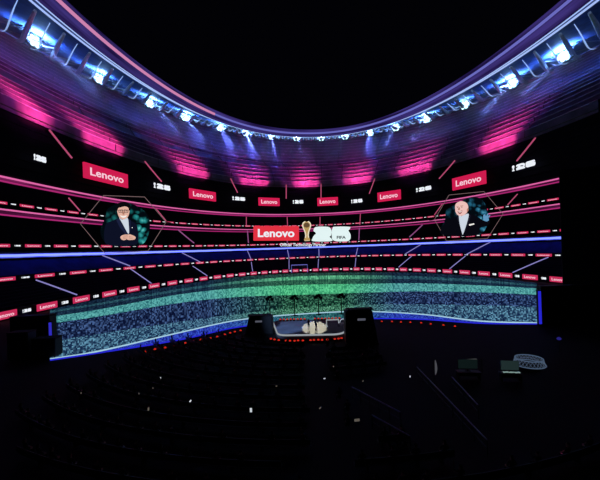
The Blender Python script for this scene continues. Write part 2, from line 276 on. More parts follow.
mid = thing('middle_gallery', 'dark middle gallery between the blue light line and the double pink line', 'stand', O)
obj('gallery_front', sweep([(.03, .0), (.03, .0045), (.001, .0045), (.001, .0075), (-.014, .0085)] + steps((-.016, .021), (-.020, .047), 6)[1:] + [(-.026, .049)]), M['wallk'], mid)
obj('blue_light_line', ringtube(BLUE_[0], BLUE_[1], .38), M['blue'], mid)
obj('painted_blue_glow', sweep([(-.0003, .0065), (-.0003, .0012), (.0006, .0012), (.0006, .0065)], closed=True), streak('blue_glow_paint', (40, 45, 190), (120, 135, 250), 1, 3, .9, .4, .7), mid)  # glow round the blue tube, painted as an emissive band
aisle(mid, BLUE_, TIER2_, AISLE_MID, M['dimrose'], .28, 1.2)
upm = thing('upper_gallery', 'dark upper gallery between the two pink light lines', 'stand', O)
obj('gallery_front', sweep([(-.026, .0585), (-.012, .0605), (-.010, .0725)] + steps((-.008, .074), (-.003, .093), 5)[1:] + [(.003, .094)]), M['wallk'], upm)
pinkpanel = streak('pink_glow_paint', (30, 5, 28), (140, 36, 98), 1, 1.0, 1.4, .38, .68)
pinkpanel2 = streak('pink_glow_paint_dim', (18, 5, 20), (92, 22, 68), 1, 1.0, .8, .35, .68)
obj('painted_glow_fascia', sweep([(TIER2_[0], TIER2_[1] + .0036), (TIER2_[0], TIER2_[1] - .0036), (TIER2_[0] + .004, TIER2_[1] - .0036), (TIER2_[0] + .004, TIER2_[1] + .0036)], closed=True), pinkpanel2, upm)  # fascia lit by the neon lines; that light is painted as emission
obj('neon_line', ringtube(TIER2_[0] - .001, TIER2_[1] + .003, .22), M['pink'], upm)
obj('neon_line', ringtube(TIER2_[0] - .001, TIER2_[1] - .003, .2), M['magenta'], upm)
aisle(upm, TIER2_, TIER1_, AISLE_UP, M['rose'], .22, .9)
sw = thing('sign_gallery', 'dark gallery carrying the lit red and white banners under the upper stand', 'stand', O)
obj('gallery_front', sweep([(.002, .1015), (-.004, .104)] + steps((-.004, .106), (-.0225, .174), 7)[1:] + [(-.022, .1765), (.02, .1765)]), M['wallk'], sw)
obj('painted_glow_fascia', sweep([(TIER1_[0], TIER1_[1] + .0042), (TIER1_[0], TIER1_[1] - .0034), (TIER1_[0] + .004, TIER1_[1] - .0034), (TIER1_[0] + .004, TIER1_[1] + .0042)], closed=True), pinkpanel, sw)  # neon spill on this fascia is put in as emission too
obj('neon_line', ringtube(TIER1_[0] - .001, TIER1_[1] + .0025, .26), M['pink'], sw)
obj('neon_line', ringtube(TIER1_[0] - .001, TIER1_[1] - .0028, .2), M['magenta'], sw)
aisle(sw, TIER1_, BANK_, AISLE_SIGN, M['rose'], .28, 1.3)
ups = thing('upper_stand', 'steep upper stand of long rows lit in pink patches under the roof', 'stand', O)
NR = 17
a, b = (BANK_[0], BANK_[1] + .001), (RIM_[0] - .004, RIM_[1] - .006)
obj('seating_rows', sweep([(BANK_[0] + .02, BANK_[1] - .003), (BANK_[0], BANK_[1] - .003)] + steps(a, b, NR)[1:]), M['stand'], ups)
for t in (157.0, 146.5, 139.2, 129.5, 121.0, 104.6, 98.0, 86.8, 79.3, 66.3, 59.3, 43.9, 34.0, 23.2):
    P = []
    for i in range(NR):
        d0 = a[0] + (b[0] - a[0]) * i / NR; h1 = a[1] + (b[1] - a[1]) * i / NR
        for h_ in (h1, h1 + (b[1] - a[1]) / NR):
            p_ = ring(d0, h_, t); P.append(p_ - O + (Vector((9, 60, p_.z)) - p_).normalized() * .3)
    obj('handrail', tube(P, .15, 5), M['dimsteel'], ups)
for i in range(NR - 1):
    obj('row_edge', ringtube(a[0] + (b[0] - a[0]) * i / NR - .0008, a[1] + (b[1] - a[1]) * (i + .97) / NR, .14, thetas(110), O, 5), M['edge'], ups)
obj('front_rail', ringtube(BANK_[0] - .001, BANK_[1] + .0015, .16), M['dimsteel'], ups)
# ---- ribbon boards
def emblem26(w=1.0):
    """wide emblem: a cup then the two fat figures 2 and 6, one unit wide, lying in x-y"""
    bm = bmesh.new()
    cup = [(-.5, -.2), (-.40, -.2), (-.41, -.13), (-.435, -.08), (-.425, 0), (-.40, .08), (-.405, .17), (-.45, .22), (-.495, .17), (-.50, .08), (-.475, 0), (-.465, -.08), (-.49, -.13)]
    add_prism(bm, [(x, y) for x, y in cup], 0, .05)
    two = [(-.31, -.2), (.06, -.2), (.07, -.1), (.02, -.07), (.06, -.02), (.07, .1), (.02, .18), (-.05, .2), (-.26, .2), (-.31, .13), (-.31, .06), (-.22, .06), (-.24, .01), (-.31, -.06)]
    six = [(.17, .2), (.47, .2), (.49, .09), (.45, .07), (.50, .03), (.5, -.13), (.45, -.2), (.17, -.2), (.11, -.14), (.11, .13)]
    add_prism(bm, two, 0, .05); add_prism(bm, six, 0, .05)
    me = bpy.data.meshes.new('white_emblem'); bm.normal_update(); bm.to_mesh(me); bm.free(); me.materials.append(M['white']); return me
EMB = emblem26()
PANEL = bpy.data.meshes.new('red_panel'); _b = unit_panel(.15); _b.to_mesh(PANEL); _b.free(); PANEL.materials.append(M['red'])
def ribbon(label, base, hgt, lst, ph):
    r = thing('ribbon_board', label, 'light board', O)
    obj('backing', sweep([(base[0] + .0005, base[1] - hgt / 2 / S * 1.15), (base[0] + .0005, base[1] + hgt / 2 / S * 1.15), (base[0] + .003, base[1] + hgt / 2 / S * 1.15), (base[0] + .003, base[1] - hgt / 2 / S * 1.15)], closed=True), M['black'], r)
    for t0, t1, t2, t3 in lst:
        Mx, w = ringmat(base[0], base[1], t0, t1, O, .25)
        p = bpy.data.objects.new('red_panel', PANEL); COL.objects.link(p); p.parent = r; p.matrix_local = Mx @ Matrix.Diagonal((w, hgt, 1, 1))
        l = lettering('lettering', 'Lenovo', M['pinkw'], p, Matrix.Translation((0, 0, .09)), .74, .5, .015)
        Mx, w = ringmat(base[0], base[1], t2, t3, O, .25)
        e = bpy.data.objects.new('white_emblem', EMB); COL.objects.link(e); e.parent = r; e.matrix_local = Mx @ Matrix.Diagonal((w, hgt * 1.1, 1, 1))
    return r
ribbon('ring of red and white light boards standing along the edge of the pitch', BOARD_, 1.7, BOARD, 0)
ribbon('thin ring of red and white boards halfway up the lower stand below the blue line', RIB3_, 1.0, RIB3, 0)
ribbon('thin ring of red and white boards just above the blue light line', RIB2_, .82, RIB2, 0)
ribbon('topmost thin ring of red and white boards just above the double pink line', RIB1_, .7, RIB1, 0)
# ---- hanging banners
where_r = ['large tilted red banner with white lettering above the portrait of the man in glasses', 'red banner with white lettering, second from the left in the upper row of banners', 'red banner with white lettering above the big red centre sign',
           'red banner with white lettering above the large white numerals of the centre sign', 'red banner with white lettering, second from the right in the upper row of banners', 'large tilted red banner with white lettering above the portrait of the bald man']
BP = bpy.data.meshes.new('panel'); _b = box((0, 0, 0), (1, 1, .5), .015); _b.to_mesh(BP); _b.free(); BP.materials.append(M['bannerred'])
for (t0, t1, d, h, H), lab in zip(RED_SIGN, where_r):
    Mx, w = ringmat(d, h, t0, t1, Vector((0, 0, 0)), .9)
    r = thing('hanging_banner', lab, 'banner', Mx.translation - Vector((0, 0, H / 2)), 0, 'lit red banners in the upper row')
    L = Matrix.Translation(-r.location) @ Mx
    p = bpy.data.objects.new('panel', BP); COL.objects.link(p); p.parent = r; p.matrix_local = L @ Matrix.Diagonal((w, H, 1, 1))
    lettering('lettering', 'Lenovo', M['pinkw'], p, Matrix.Translation((0, 0, .27)), .76, .5, .02)
    for s in (-.35, .35):
        obj('bracket', box(L @ Vector((s * w, 0, -.75)), (.3, .9, .3), 0, 0), M['dimsteel'], r)
where_w = ['white cup and numerals emblem at the far left end of the upper row', 'white cup and numerals emblem between the two leftmost red banners', 'white cup and numerals emblem between the second and third red banners from the left', 'white cup and numerals emblem midway between the two central red banners',
           'white cup and numerals emblem between the fourth and fifth red banners from the left', 'white cup and numerals emblem between the two rightmost red banners', 'large tilted white cup and numerals emblem right of every red banner']
for (t0, t1, d, h, H), lab in zip(WHITE_SIGN, where_w):
    Mx, w = ringmat(d, h, t0, t1, Vector((0, 0, 0)), 1.4)
    r = thing('lit_emblem', lab, 'sign', Mx.translation - Vector((0, 0, H / 2)), 0, 'white emblems in the upper row')
    L = Matrix.Translation(-r.location) @ Mx
    e = bpy.data.objects.new('white_emblem', EMB); COL.objects.link(e); e.parent = r; e.matrix_local = L @ Matrix.Diagonal((w, H * 1.75, 4, 1))
    obj('bracket', box(L @ Vector((0, 0, -.6)), (w * .3, .5, .25)), M['dimsteel'], r)
# ---- roof ring
roof = thing('roof_ring', 'blue lit roof ring with curved white ribs high above the upper stand', 'roof', O)
rim_o, rim_i = (RIM_[0] + .01, RIM_[1] + .004), (INN_[0], INN_[1] + .003)
tr = thetas(150, 198, 2)
obj('roof_sheet', sweep([rim_o, rim_i, (rim_i[0], rim_i[1] + .012), (rim_o[0], rim_o[1] + .012)], tr, closed=True), M['roof'], roof)
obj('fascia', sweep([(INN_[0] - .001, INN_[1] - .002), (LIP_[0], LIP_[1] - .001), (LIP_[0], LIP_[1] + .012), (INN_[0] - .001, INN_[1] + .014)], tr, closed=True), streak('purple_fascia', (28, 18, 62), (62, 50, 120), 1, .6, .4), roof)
def ring_lines(name, d, h, r, mats):
    for a_, b_, m in mats: obj(name, ringtube(d, h, r, thetas(max(6, int(abs(a_ - b_))), a_, b_)), m, roof)
ring_lines('edge_tube', RIM_[0], RIM_[1], .5, [(198, 2, M['tube'])])
ring_lines('edge_tube', RIM_[0] - .018, RIM_[1] - .006, .35, [(198, 2, M['tube2'])])
ring_lines('edge_tube', INN_[0], INN_[1] - .001, .38, [(198, 2, M['tube'])])
ring_lines('edge_tube', INN_[0] + .017, INN_[1] + .006, .3, [(198, 2, M['tube'])])
ring_lines('edge_tube', LIP_[0], LIP_[1] + .002, .62, [(198, 130, M['tubepink'])])
ring_lines('edge_tube', LIP_[0], LIP_[1] + .002, .5, [(130, 2, M['tubelav'])])
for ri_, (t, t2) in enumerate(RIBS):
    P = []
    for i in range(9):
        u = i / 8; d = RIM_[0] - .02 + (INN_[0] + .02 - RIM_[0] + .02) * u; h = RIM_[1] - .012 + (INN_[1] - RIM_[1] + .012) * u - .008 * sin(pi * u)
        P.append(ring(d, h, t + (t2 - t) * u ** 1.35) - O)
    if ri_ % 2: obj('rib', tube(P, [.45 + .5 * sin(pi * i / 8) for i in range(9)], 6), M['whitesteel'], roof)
    else: obj('glow_rib', tube(P, [.10 + .16 * sin(pi * i / 8) for i in range(9)], 6), M['ribglow'], roof)  # plain struts: the light on them is put in as emission
for k in range(40):
    t = 197 - k * 4.8
    P = [ring(RIM_[0] - .02, RIM_[1] - .016, t) - O, ring(INN_[0] + .1, INN_[1] + .026, t - 2.4) - O, ring(RIM_[0] - .02, RIM_[1] - .016, t - 4.8) - O]
    obj('brace', tube(P, .16, 5), M['steel'], roof)
# ---- flood lights
def lamp_meshes():
    bm = bmesh.new(); add_prism(bm, [(2.35 * cos(2 * pi * k / 20), 1.85 * sin(2 * pi * k / 20)) for k in range(20)], -.45, .5)
    bmesh.ops.transform(bm, matrix=Matrix.Rotation(pi / 2, 4, 'X'), verts=bm.verts)
    a_ = bpy.data.meshes.new('housing'); bm.to_mesh(a_); bm.free(); a_.materials.append(M['dimsteel'])
    bm = bmesh.new()
    for x_, z_ in ((0, 0), (1.35, 0), (-1.35, 0), (.68, 1.1), (-.68, 1.1), (.68, -1.1), (-.68, -1.1)):
        add_lathe(bm, [(.6, 0), (.66, .12), (.5, .32), (.2, .42)], 12, Matrix.Translation((x_, -.5, z_)) @ Matrix.Rotation(pi / 2, 4, 'X'))
    b_ = bpy.data.meshes.new('lamp_glass'); bm.to_mesh(b_); bm.free(); b_.materials.append(M['lampglow'])
    bm = bmesh.new(); add_tube(bm, [(-2.0, .2, .8), (-2.0, .6, 4.2), (2.0, .6, 4.2), (2.0, .2, .8)], .14, 6)
    c_ = bpy.data.meshes.new('hanger'); bm.to_mesh(c_); bm.free(); c_.materials.append(M['dimsteel'])
    return a_, b_, c_
LM = lamp_meshes()
ordn = ['first', 'second', 'third', 'fourth', 'fifth', 'sixth', 'seventh', 'eighth', 'ninth', 'tenth', 'eleventh', 'twelfth', 'thirteenth', 'fourteenth', 'fifteenth', 'sixteenth']
def lamp_light(kind, name, p, energy, col, **kw):
    l = bpy.data.lights.new(name, kind); l.energy = energy; l.color = col
    for k, v in kw.items(): setattr(l, k, v)
    o = bpy.data.objects.new(name, l); COL.objects.link(o); o.location = p
    return o
def aim(o, tgt): o.rotation_euler = (Vector(tgt) - o.location).to_track_quat('-Z', 'Y').to_euler()
for i, t in enumerate(LAMP):
    p = ring(LAMP_[0], LAMP_[1] - .012, t)
    q = ring(-.1, .25, t)
    n = len(LAMP)
    w = ordn[i] + ' floodlight from the left end of the roof ring' if i < n // 2 else ordn[n - 1 - i] + ' floodlight from the right end of the roof ring'
    r = thing('floodlight', 'bright white blue ' + w, 'floodlight', p, atan2(q.y - p.y, q.x - p.x) + pi / 2, 'floodlights under the roof ring')
    for nm, me in zip(('housing', 'lamp_glass', 'hanger'), LM):
        o = bpy.data.objects.new(nm, me); COL.objects.link(o); o.parent = r; o.scale = (1.2, 1.2, 1.2)
    inw = (Vector((q.x, q.y, p.z)) - p).normalized()
    g = lamp_light('SPOT', 'flood_glow', p + inw * 2.0 + Vector((0, 0, -1.5)), 1.7e5, (.14, .36, 1.0), spot_size=radians(165), spot_blend=.6, shadow_soft_size=.9); aim(g, g.location + Vector((0, 0, 5)) + inw * 1.0)
    lamp_light('POINT', 'flood_halo', p + inw * 2.0, 5.0e3, (.22, .48, 1.0), shadow_soft_size=.5)
    bm_ = lamp_light('SPOT', 'flood_shaft', p + inw * 1.5, SHAFT * (1 + 1.5 * max(0, 1 - abs(t - 90) / 40)), (.22, .30, 1.0), spot_size=radians(8), spot_blend=.6, shadow_soft_size=.7); aim(bm_, (6, 112, 0))
    s = lamp_light('SPOT', 'flood_beam', p + inw * 1.2, 1.2e5 + 1.3e6 * max(0, 1 - abs(t - 95) / 45), (.13, .14, 1.0), spot_size=radians(24), spot_blend=.9, shadow_soft_size=.6)
    aim(s, ring(-.005, .20, t + (90 - t) * .03))
for pi_, (tc, tl, tr_) in enumerate(PATCH):
    for u in (.26, .5, .74):
        t = tl + (tr_ - tl) * u
        p = ring(-.088, .162, t)
        sp = lamp_light('SPOT', 'pink_uplight', p, PINKW * (.55 if pi_ == 0 else 1), (1.0, .06, .22), spot_size=radians(36), spot_blend=1.0, shadow_soft_size=.5)
        if u == .5:
            fl = lamp_light('SPOT', 'violet_fill', ring(-.2, .12, t), 8.5e4, (.62, .05, .45), spot_size=radians(44), spot_blend=1.0, shadow_soft_size=.8); aim(fl, ring(.06, .26, t))  # unseen fill spot, added to tint the upper rows purple
        aim(sp, ring(.016, .203, t))
m, nt, out = newmat('thin_haze'); v_ = nt.nodes.new('ShaderNodeVolumeScatter'); v_.inputs['Density'].default_value = HAZE; v_.inputs['Color'].default_value = (.8, .9, 1, 1); v_.inputs['Anisotropy'].default_value = .0
nt.links.new(v_.outputs[0], out.inputs['Volume'])
hz = obj('haze', sweep([(.105, .352), (.055, .278), (.03, .258), (-.02, .245), (-.03, .275), (.045, .356), (.085, .378)], thetas(60, 190, 6), Vector((0, 0, 0)), True), m)
tag(hz, 'thin haze lit by the floodlights under the roof ring', 'haze', None, 'stuff')
# ------------------------------------------------------------------ pitch
def strip_between(A, B, rows=1, sub=10, z=(0.0, 0.0)):
    PA, PB = spline(A, sub), spline(B, sub)
    bm = bmesh.new(); uvl = bm.loops.layers.uv.verify(); V = []
    us = [0]
    for i in range(1, len(PA)): us.append(us[-1] + math.hypot(PA[i][0] - PA[i - 1][0], PA[i][1] - PA[i - 1][1]))
    for j in range(rows + 1):
        u = j / rows
        V.append([bm.verts.new((a[0] + (b_[0] - a[0]) * u, a[1] + (b_[1] - a[1]) * u, z[0] + (z[1] - z[0]) * u)) for a, b_ in zip(PA, PB)])
    for j in range(rows):
        for i in range(len(PA) - 1):
            f = bm.faces.new((V[j][i], V[j + 1][i], V[j + 1][i + 1], V[j][i + 1]))
            dm = lambda k: math.hypot(PA[k][0] - PB[k][0], PA[k][1] - PB[k][1])
            for lp, (k, jj) in zip(f.loops, ((i, j), (i, j + 1), (i + 1, j + 1), (i + 1, j))): lp[uvl].uv = (math.atan2(*[PA[k][q] for q in (0, 1)]) * 350, jj / rows)
    return bm
pitch = thing('football_pitch', 'wide curved pitch striped in speckled green and blue in front of the stands', 'pitch', (0, 0, .06))
def band(name, A, B, mat, z=0.0): return obj(name, strip_between(A, B, 1, 10, (z, z)), mat, pitch)
band('turf_band', CURVE_0, CURVE_A, turf('turf_far', (8, 18, 36), (28, 52, 76), (16, 40, 40), (50, 92, 80), 1.4, 1, (1, 3)))
band('turf_band', CURVE_A, CURVE_B, turf('turf_thin', (18, 46, 64), (52, 98, 110), (40, 110, 85), (110, 200, 150), 1.2, 1, (1, 2)))
band('turf_band', CURVE_B, CURVE_2, turf('turf_dim', (9, 22, 42), (32, 58, 82), (20, 62, 52), (60, 120, 92), 1.4, 1, (1, 4)))
band('turf_band', CURVE_2, CURVE_3, turf('turf_bright', (34, 100, 108), (100, 185, 182), (36, 132, 92), (100, 215, 152), 1.1, 1, (1, 7)))
band('turf_band', CURVE_3, CURVE_4, turf('turf_dark', (7, 15, 46), (74, 104, 158), (5, 30, 27), (76, 145, 112), 3.0, 1, (1, 12)))
band('turf_band', CURVE_4, CURVE_5, turf('turf_pale', (12, 30, 66), (104, 160, 190), (14, 56, 44), (112, 188, 150), 2.4, 1, (1, 14)))
band('turf_band', CURVE_5, CURVE_6, turf('turf_front', (16, 18, 120), (60, 90, 215), (10, 40, 60), (60, 130, 130), 1.3, 1, (1, 6)))
def offs(C, k): return [(x * k, y * k) for x, y in C]
obj('white_line', strip_between(offs(CURVE_5, 1.008), offs(CURVE_5, .992), 1, 10, (.03, .03)), emi('white_line_light', (165, 205, 225)), pitch)
obj('front_light_edge', strip_between(offs(CURVE_6, 1.004), offs(CURVE_6, .99), 1, 10, (.05, .02)), M['deepblue'], pitch)
obj('front_kerb', strip_between(offs(CURVE_6, .99), offs(CURVE_6, .985), 1, 10, (.02, -.06)), M['black'], pitch)
gp = ring(-.062, -.061, 97.8); gq = ring(-.062, -.061, 95.2)
goal = thing('goal_frame', 'small pale goal frame at the far side of the pitch before the boards', 'goal', (gp + gq) / 2 * 1 - Vector((0, 0, (gp.z + gq.z) / 2)))
gx = 4.6
obj('goal_posts', tube([(-gx, 0, .0), (-gx, 0, 4.4), (gx, 0, 4.4), (gx, 0, .0)], .22, 8), M['tubelav'], goal)
nb = bmesh.new()
for i in range(11): add_tube(nb, [(-gx + gx * .2 * i, .1, 4.4), (-gx + gx * .2 * i, 2.0, 0)], .03, 4)
for j in range(5): add_tube(nb, [(-gx, .1 + .4 * j, 4.4 - .95 * j), (gx, .1 + .4 * j, 4.4 - .95 * j)], .03, 4)
obj('net', nb, M['steel'], goal)
# ------------------------------------------------------------------ setting
tag(obj('floor', box((0, 95, -.55), (420, 420, 1.0)), M['floor']), None, None, None, 'structure')
tag(obj('wall_right', box((55.4, 69.2, 13), (6, 22, 26), .1, radians(-36.7)), M['black']), None, None, None, 'structure')
pl = tag(obj('side_partition', box((51.6, 57.0, 3.1), (26, 1.2, 6.2), .08), M['black2']), 'black partition beside the right end of the pitch', 'partition')
w_ = thing('light_post', 'vertical blue light post at the right end of the pitch', 'light', (37.7, 55.55, 0))
obj('housing', box((0, 0, 2.9), (.7, .5, 5.8), .05), M['black2'], w_); obj('light_tube', box((-.15, -.3, 3.0), (.42, .12, 5.2), .03), M['deepblue'], w_)
w_ = thing('light_post', 'short blue light post at the left end of the pitch', 'light', (-35.6, 49.6, 0))
obj('housing', box((0, 0, 2.3), (.5, .5, 4.6), .05), M['black2'], w_); obj('light_tube', box((.05, -.3, 3.42), (.36, .12, 1.9), .03), emi('deep_blue_led_dim', (48, 44, 185)), w_)
for x, y, wx, hz, lab in ((-39.6, 51.6, 5.4, 5.0, 'tall black equipment case left of the short blue light post'), (-34.8, 47.6, 3.0, 2.6, 'low black equipment case in front of the short blue light post'), (-37.9, 47.2, 2.6, 3.6, 'black equipment case standing between the tall and the low case at the left')):
    r = thing('equipment_case', lab, 'case', (x, y, 0), radians(6), 'black cases at the left end of the pitch')
    obj('case_body', box((0, 0, hz / 2 + .1), (wx, 1.8, hz - .2), .08), M['black2'], r)
    obj('lid', box((0, 0, hz + .06), (wx + .06, 1.86, .14), .03), M['black'], r)
    for s in (-1, 1): obj('handle', tube([(s * wx * .25 - .3, -.95, hz * .6), (s * wx * .25 - .3, -1.05, hz * .6), (s * wx * .25 + .3, -1.05, hz * .6), (s * wx * .25 + .3, -.95, hz * .6)], .04, 6), M['dimsteel'], r)
    for sx in (-1, 1):
        for sy in (-1, 1): obj('caster', lathe([(.08, 0), (.1, .05), (.1, .2), (.05, .22)], 10), M['black'], r).location = (sx * wx * .42, sy * .7, 0)
# ------------------------------------------------------------------ centre sign
ctr = (304, 234)
def wx_(x, y, Y):                                  # metres from the camera axis to a point at distance Y (used to lay out the flat signs)
    c, s = cos(-.034), sin(-.034); a_, b_ = x - 300, y - 249.18
    return (a_ * c + b_ * s) * Y / 350, EYE - (-a_ * s + b_ * c) * Y / 350
def flat_frame(x, y, Y):
    X, Z = wx_(x, y, Y); return Vector((X, Y, Z))
TILT = .034
def face_south(tilt=TILT):
    """x right, y up, z towards the audience (south)"""
    return Matrix.Rotation(tilt, 4, 'Y') @ Matrix(((1, 0, 0, 0), (0, 0, -1, 0), (0, 1, 0, 0), (0, 0, 0, 1)))
K = 192 / 350
def signthing(name, label, cat, x, y, Y, tilt, group=None):
    r = thing(name, label, cat, flat_frame(x, y, Y), 0, group)
    return r, face_south(tilt)
r, F = signthing('sign_board', 'big red sign board with white lettering in the centre of the galleries', 'sign', 276.2, 233.3, 192, .034)
o = obj('panel', box((0, 0, 0), (45.5 * K, 14.6 * K, .8), .12), M['bigred'], r); o.matrix_local = F
lettering('lettering', 'Lenovo', M['white'], r, F @ Matrix.Translation((-.0 * K, 0.2 * K, .45)), 36.5 * K, 8.2 * K, .028)
for s in (-15, 15): obj('bracket', box((s * K, 5.5, 0), (.5, 10.2, .5)), M['dimsteel'], r)
r, F = signthing('trophy_sign', 'golden cup emblem between the big red sign and the white numerals', 'sign', 306.8, 231.3, 192, .034)
prof = [(2.6, -9.3), (3.0, -9.1), (2.9, -7.6), (2.2, -6.9), (1.6, -5.0), (1.4, -3.2), (1.7, -1.2), (2.5, 1.0), (3.3, 3.2), (3.9, 5.6), (3.7, 7.4), (2.6, 8.9), (1.2, 9.5)]
o = obj('cup', lathe([(a_ * K, b_ * K) for a_, b_ in prof], 20), M['gold'], r, True)
for p in o.data.polygons: pass
o.data.materials.clear(); o.data.materials.append(emi('gold_lit', (182, 150, 92)))
gl = obj('globe', lathe([(.3 * K, 8.7 * K), (2.2 * K, 8.2 * K), (3.2 * K, 6.6 * K), (3.2 * K, 5.0 * K), (2.0 * K, 3.4 * K), (.3 * K, 3.0 * K)], 20), emi('gold_dark', (96, 74, 50)), r, True); gl.location = (0, -1.3 * K, 0)
for s in (-1, 1):
    pts = [(s * a_ * K, -1.2 * K - .2, b_ * K) for a_, b_ in ((1.6, -6.5), (1.2, -3.5), (2.2, .5), (3.5, 3.8), (3.9, 6.5), (3.0, 8.6), (1.2, 9.6))]
    obj('ribbon_figure', tube(spline(pts, 5), .55 * K, 8), emi('white_gold', (238, 228, 200)), r, True)
obj('base', lathe([(2.4 * K, -9.6 * K), (2.7 * K, -9.4 * K), (2.7 * K, -8.4 * K), (2.4 * K, -8.2 * K)], 20), emi('pale_gold', (225, 212, 180)), r)
obj('bracket', box((0, 5.5, -4), (.5, 10.2, .5)), M['dimsteel'], r)
r, F = signthing('numeral_sign', 'fat white numerals two and six right of the golden cup', 'sign', 331.5, 234.0, 192, .034)
two = smoothpoly([(-18.4, -7.2), (-.6, -7.2), (-.2, -4.6), (-2.0, -2.9), (-.4, -1.2), (-.1, 3.2), (-2.2, 6.6), (-6, 7.3), (-13.4, 7.3), (-17.0, 6.2), (-18.0, 3.2), (-16.6, 2.0), (-15.6, .4), (-17.6, -1.6), (-18.9, -4.2)], 5)
six = smoothpoly([(3.2, 7.2), (17.2, 7.2), (18.4, 5.4), (16.8, 3.4), (17.6, 1.8), (18.8, -.6), (18.8, -4.6), (16.6, -7.0), (12, -7.4), (4.6, -7.2), (.9, -5.4), (.3, -1.5), (.3, 3.2), (1.2, 6.0)], 5)
for nm, pl_ in (('numeral_two', two), ('numeral_six', six)):
    bm = bmesh.new(); add_prism(bm, [(a_ * K, b_ * K) for a_, b_ in pl_], 0, .7)
    o = obj(nm, bm, emi('numeral_white_' + nm, (226, 244, 244)), r); o.matrix_local = F
lettering('lettering', 'FIFA', M['ink'], r, F @ Matrix.Translation((9.6 * K, -3.4 * K, .75)), 9.0 * K, 2.9 * K, .03)
obj('bracket', box((-8 * K, 5.5, 0), (.5, 10.2, .5)), M['dimsteel'], r); obj('bracket', box((8 * K, 5.5, 0), (.5, 10.2, .5)), M['dimsteel'], r)
r, F = signthing('caption_sign', 'thin line of small white lettering under the big centre sign', 'sign', 303, 245.2, 192, .034)
lettering('lettering', 'Official Technology Partner', M['white'], r, F @ Matrix.Translation((0, 0, .2)), 46 * K, 4.2 * K, .015)
obj('rail', box((0, .3, -1.6 * K), (48 * K, .2, .15)), M['black2'], r)
for s in (-18, 18): obj('bracket', box((s * K, 6, -1.2 * K), (.2, 11.4, .2)), M['black2'], r)
# ------------------------------------------------------------------ portrait screens
def backdrop_mat(name, side, c1, c2):
    m, nt, out = newmat(name); N = nt.nodes.new; l = nt.links.new
    tc = N('ShaderNodeTexCoord'); vo = N('ShaderNodeTexVoronoi'); vo.inputs['Scale'].default_value = .55; l(tc.outputs['Object'], vo.inputs['Vector'])
    nz = N('ShaderNodeTexNoise'); nz.inputs['Scale'].default_value = .28; nz.inputs['Detail'].default_value = 4; l(tc.outputs['Object'], nz.inputs['Vector'])
    r1 = N('ShaderNodeValToRGB'); r1.color_ramp.elements[0].position = .12; r1.color_ramp.elements[1].position = .62
    r1.color_ramp.elements[0].color = (1, 1, 1, 1); r1.color_ramp.elements[1].color = (0, 0, 0, 1); l(vo.outputs['Distance'], r1.inputs[0])
    r2 = N('ShaderNodeValToRGB'); r2.color_ramp.elements[0].position = .42; r2.color_ramp.elements[1].position = .66; l(nz.outputs[0], r2.inputs[0])
    mu = N('ShaderNodeMath'); mu.operation = 'MULTIPLY'; l(r1.outputs[0], mu.inputs[0]); l(r2.outputs[0], mu.inputs[1])
    sp = N('ShaderNodeSeparateXYZ'); l(tc.outputs['Object'], sp.inputs[0])
    mr = N('ShaderNodeMapRange'); mr.inputs[1].default_value = side[0]; mr.inputs[2].default_value = side[1]; mr.inputs[3].default_value = .25; mr.inputs[4].default_value = 1; l(sp.outputs[0], mr.inputs[0])
    mu2 = N('ShaderNodeMath'); mu2.operation = 'MULTIPLY'; l(mu.outputs[0], mu2.inputs[0]); l(mr.outputs[0], mu2.inputs[1])
    rp = N('ShaderNodeValToRGB'); rp.color_ramp.elements[0].color = (*lin((3, 10, 16)), 1); rp.color_ramp.elements[1].color = (*lin(c2), 1); rp.color_ramp.elements.new(.4).color = (*lin(c1), 1)
    l(mu2.outputs[0], rp.inputs[0]); e = N('ShaderNodeEmission'); l(rp.outputs[0], e.inputs[0]); l(e.outputs[0], out.inputs[0]); m.cycles.emission_sampling = 'NONE'
    return m
def portrait(label, cx, cy, Y, hexa, org, sc_, layers, back, bmat):
    """layers: (name, parent index or None, material, outline in crop units, smoothing, depth)"""
    r = thing('portrait_screen', label, 'screen', flat_frame(cx, cy, Y)); k = Y / 350
    F = face_south(TILT)
    def tr(P): return [(((org[0] + x / sc_) - cx) * k, -((org[1] + y / sc_) - cy) * k) for x, y in P]
    hx = [((x - cx) * k, -(y - cy) * k, 0) for x, y in hexa]
    o = obj('hexagon_frame', tube(hx, .1, 6, True), M['frame'], r); o.matrix_local = F
    bm = bmesh.new(); add_prism(bm, tr(smoothpoly(back, 6)), -.3, 0); o = obj('backdrop', bm, bmat, r); o.matrix_local = F
    for i in (0, 3):                                                # arms that carry the screen off the gallery behind it
        o = obj('support_arm', tube([hx[i], (hx[i][0], hx[i][1], -4.5)], .16, 6), M['black2'], r); o.matrix_local = F
    for s in (-6, 6):
        o = obj('support_arm', tube([(s * k * 1.5, 0, -.2), (s * k * 1.5, 0, -6)], .2, 6), M['black2'], r); o.matrix_local = F
    made = []
    for nm, par, mat, P, sm, dz in layers:
        bm = bmesh.new()
        for Q in (P if isinstance(P[0][0], (list, tuple)) else [P]): add_prism(bm, tr(smoothpoly(Q, sm) if sm > 1 else Q), .02, dz)
        o = obj(nm, bm, mat, r if par is None else made[par])
        if par is None: o.matrix_local = F
        made.append(o)
    return r
E_ = emi
ell = lambda x, y, a_, b_, n=20, rot=0: [(x + a_ * cos(2 * pi * i / n) * cos(rot) - b_ * sin(2 * pi * i / n) * sin(rot), y + a_ * cos(2 * pi * i / n) * sin(rot) + b_ * sin(2 * pi * i / n) * cos(rot)) for i in range(n)]
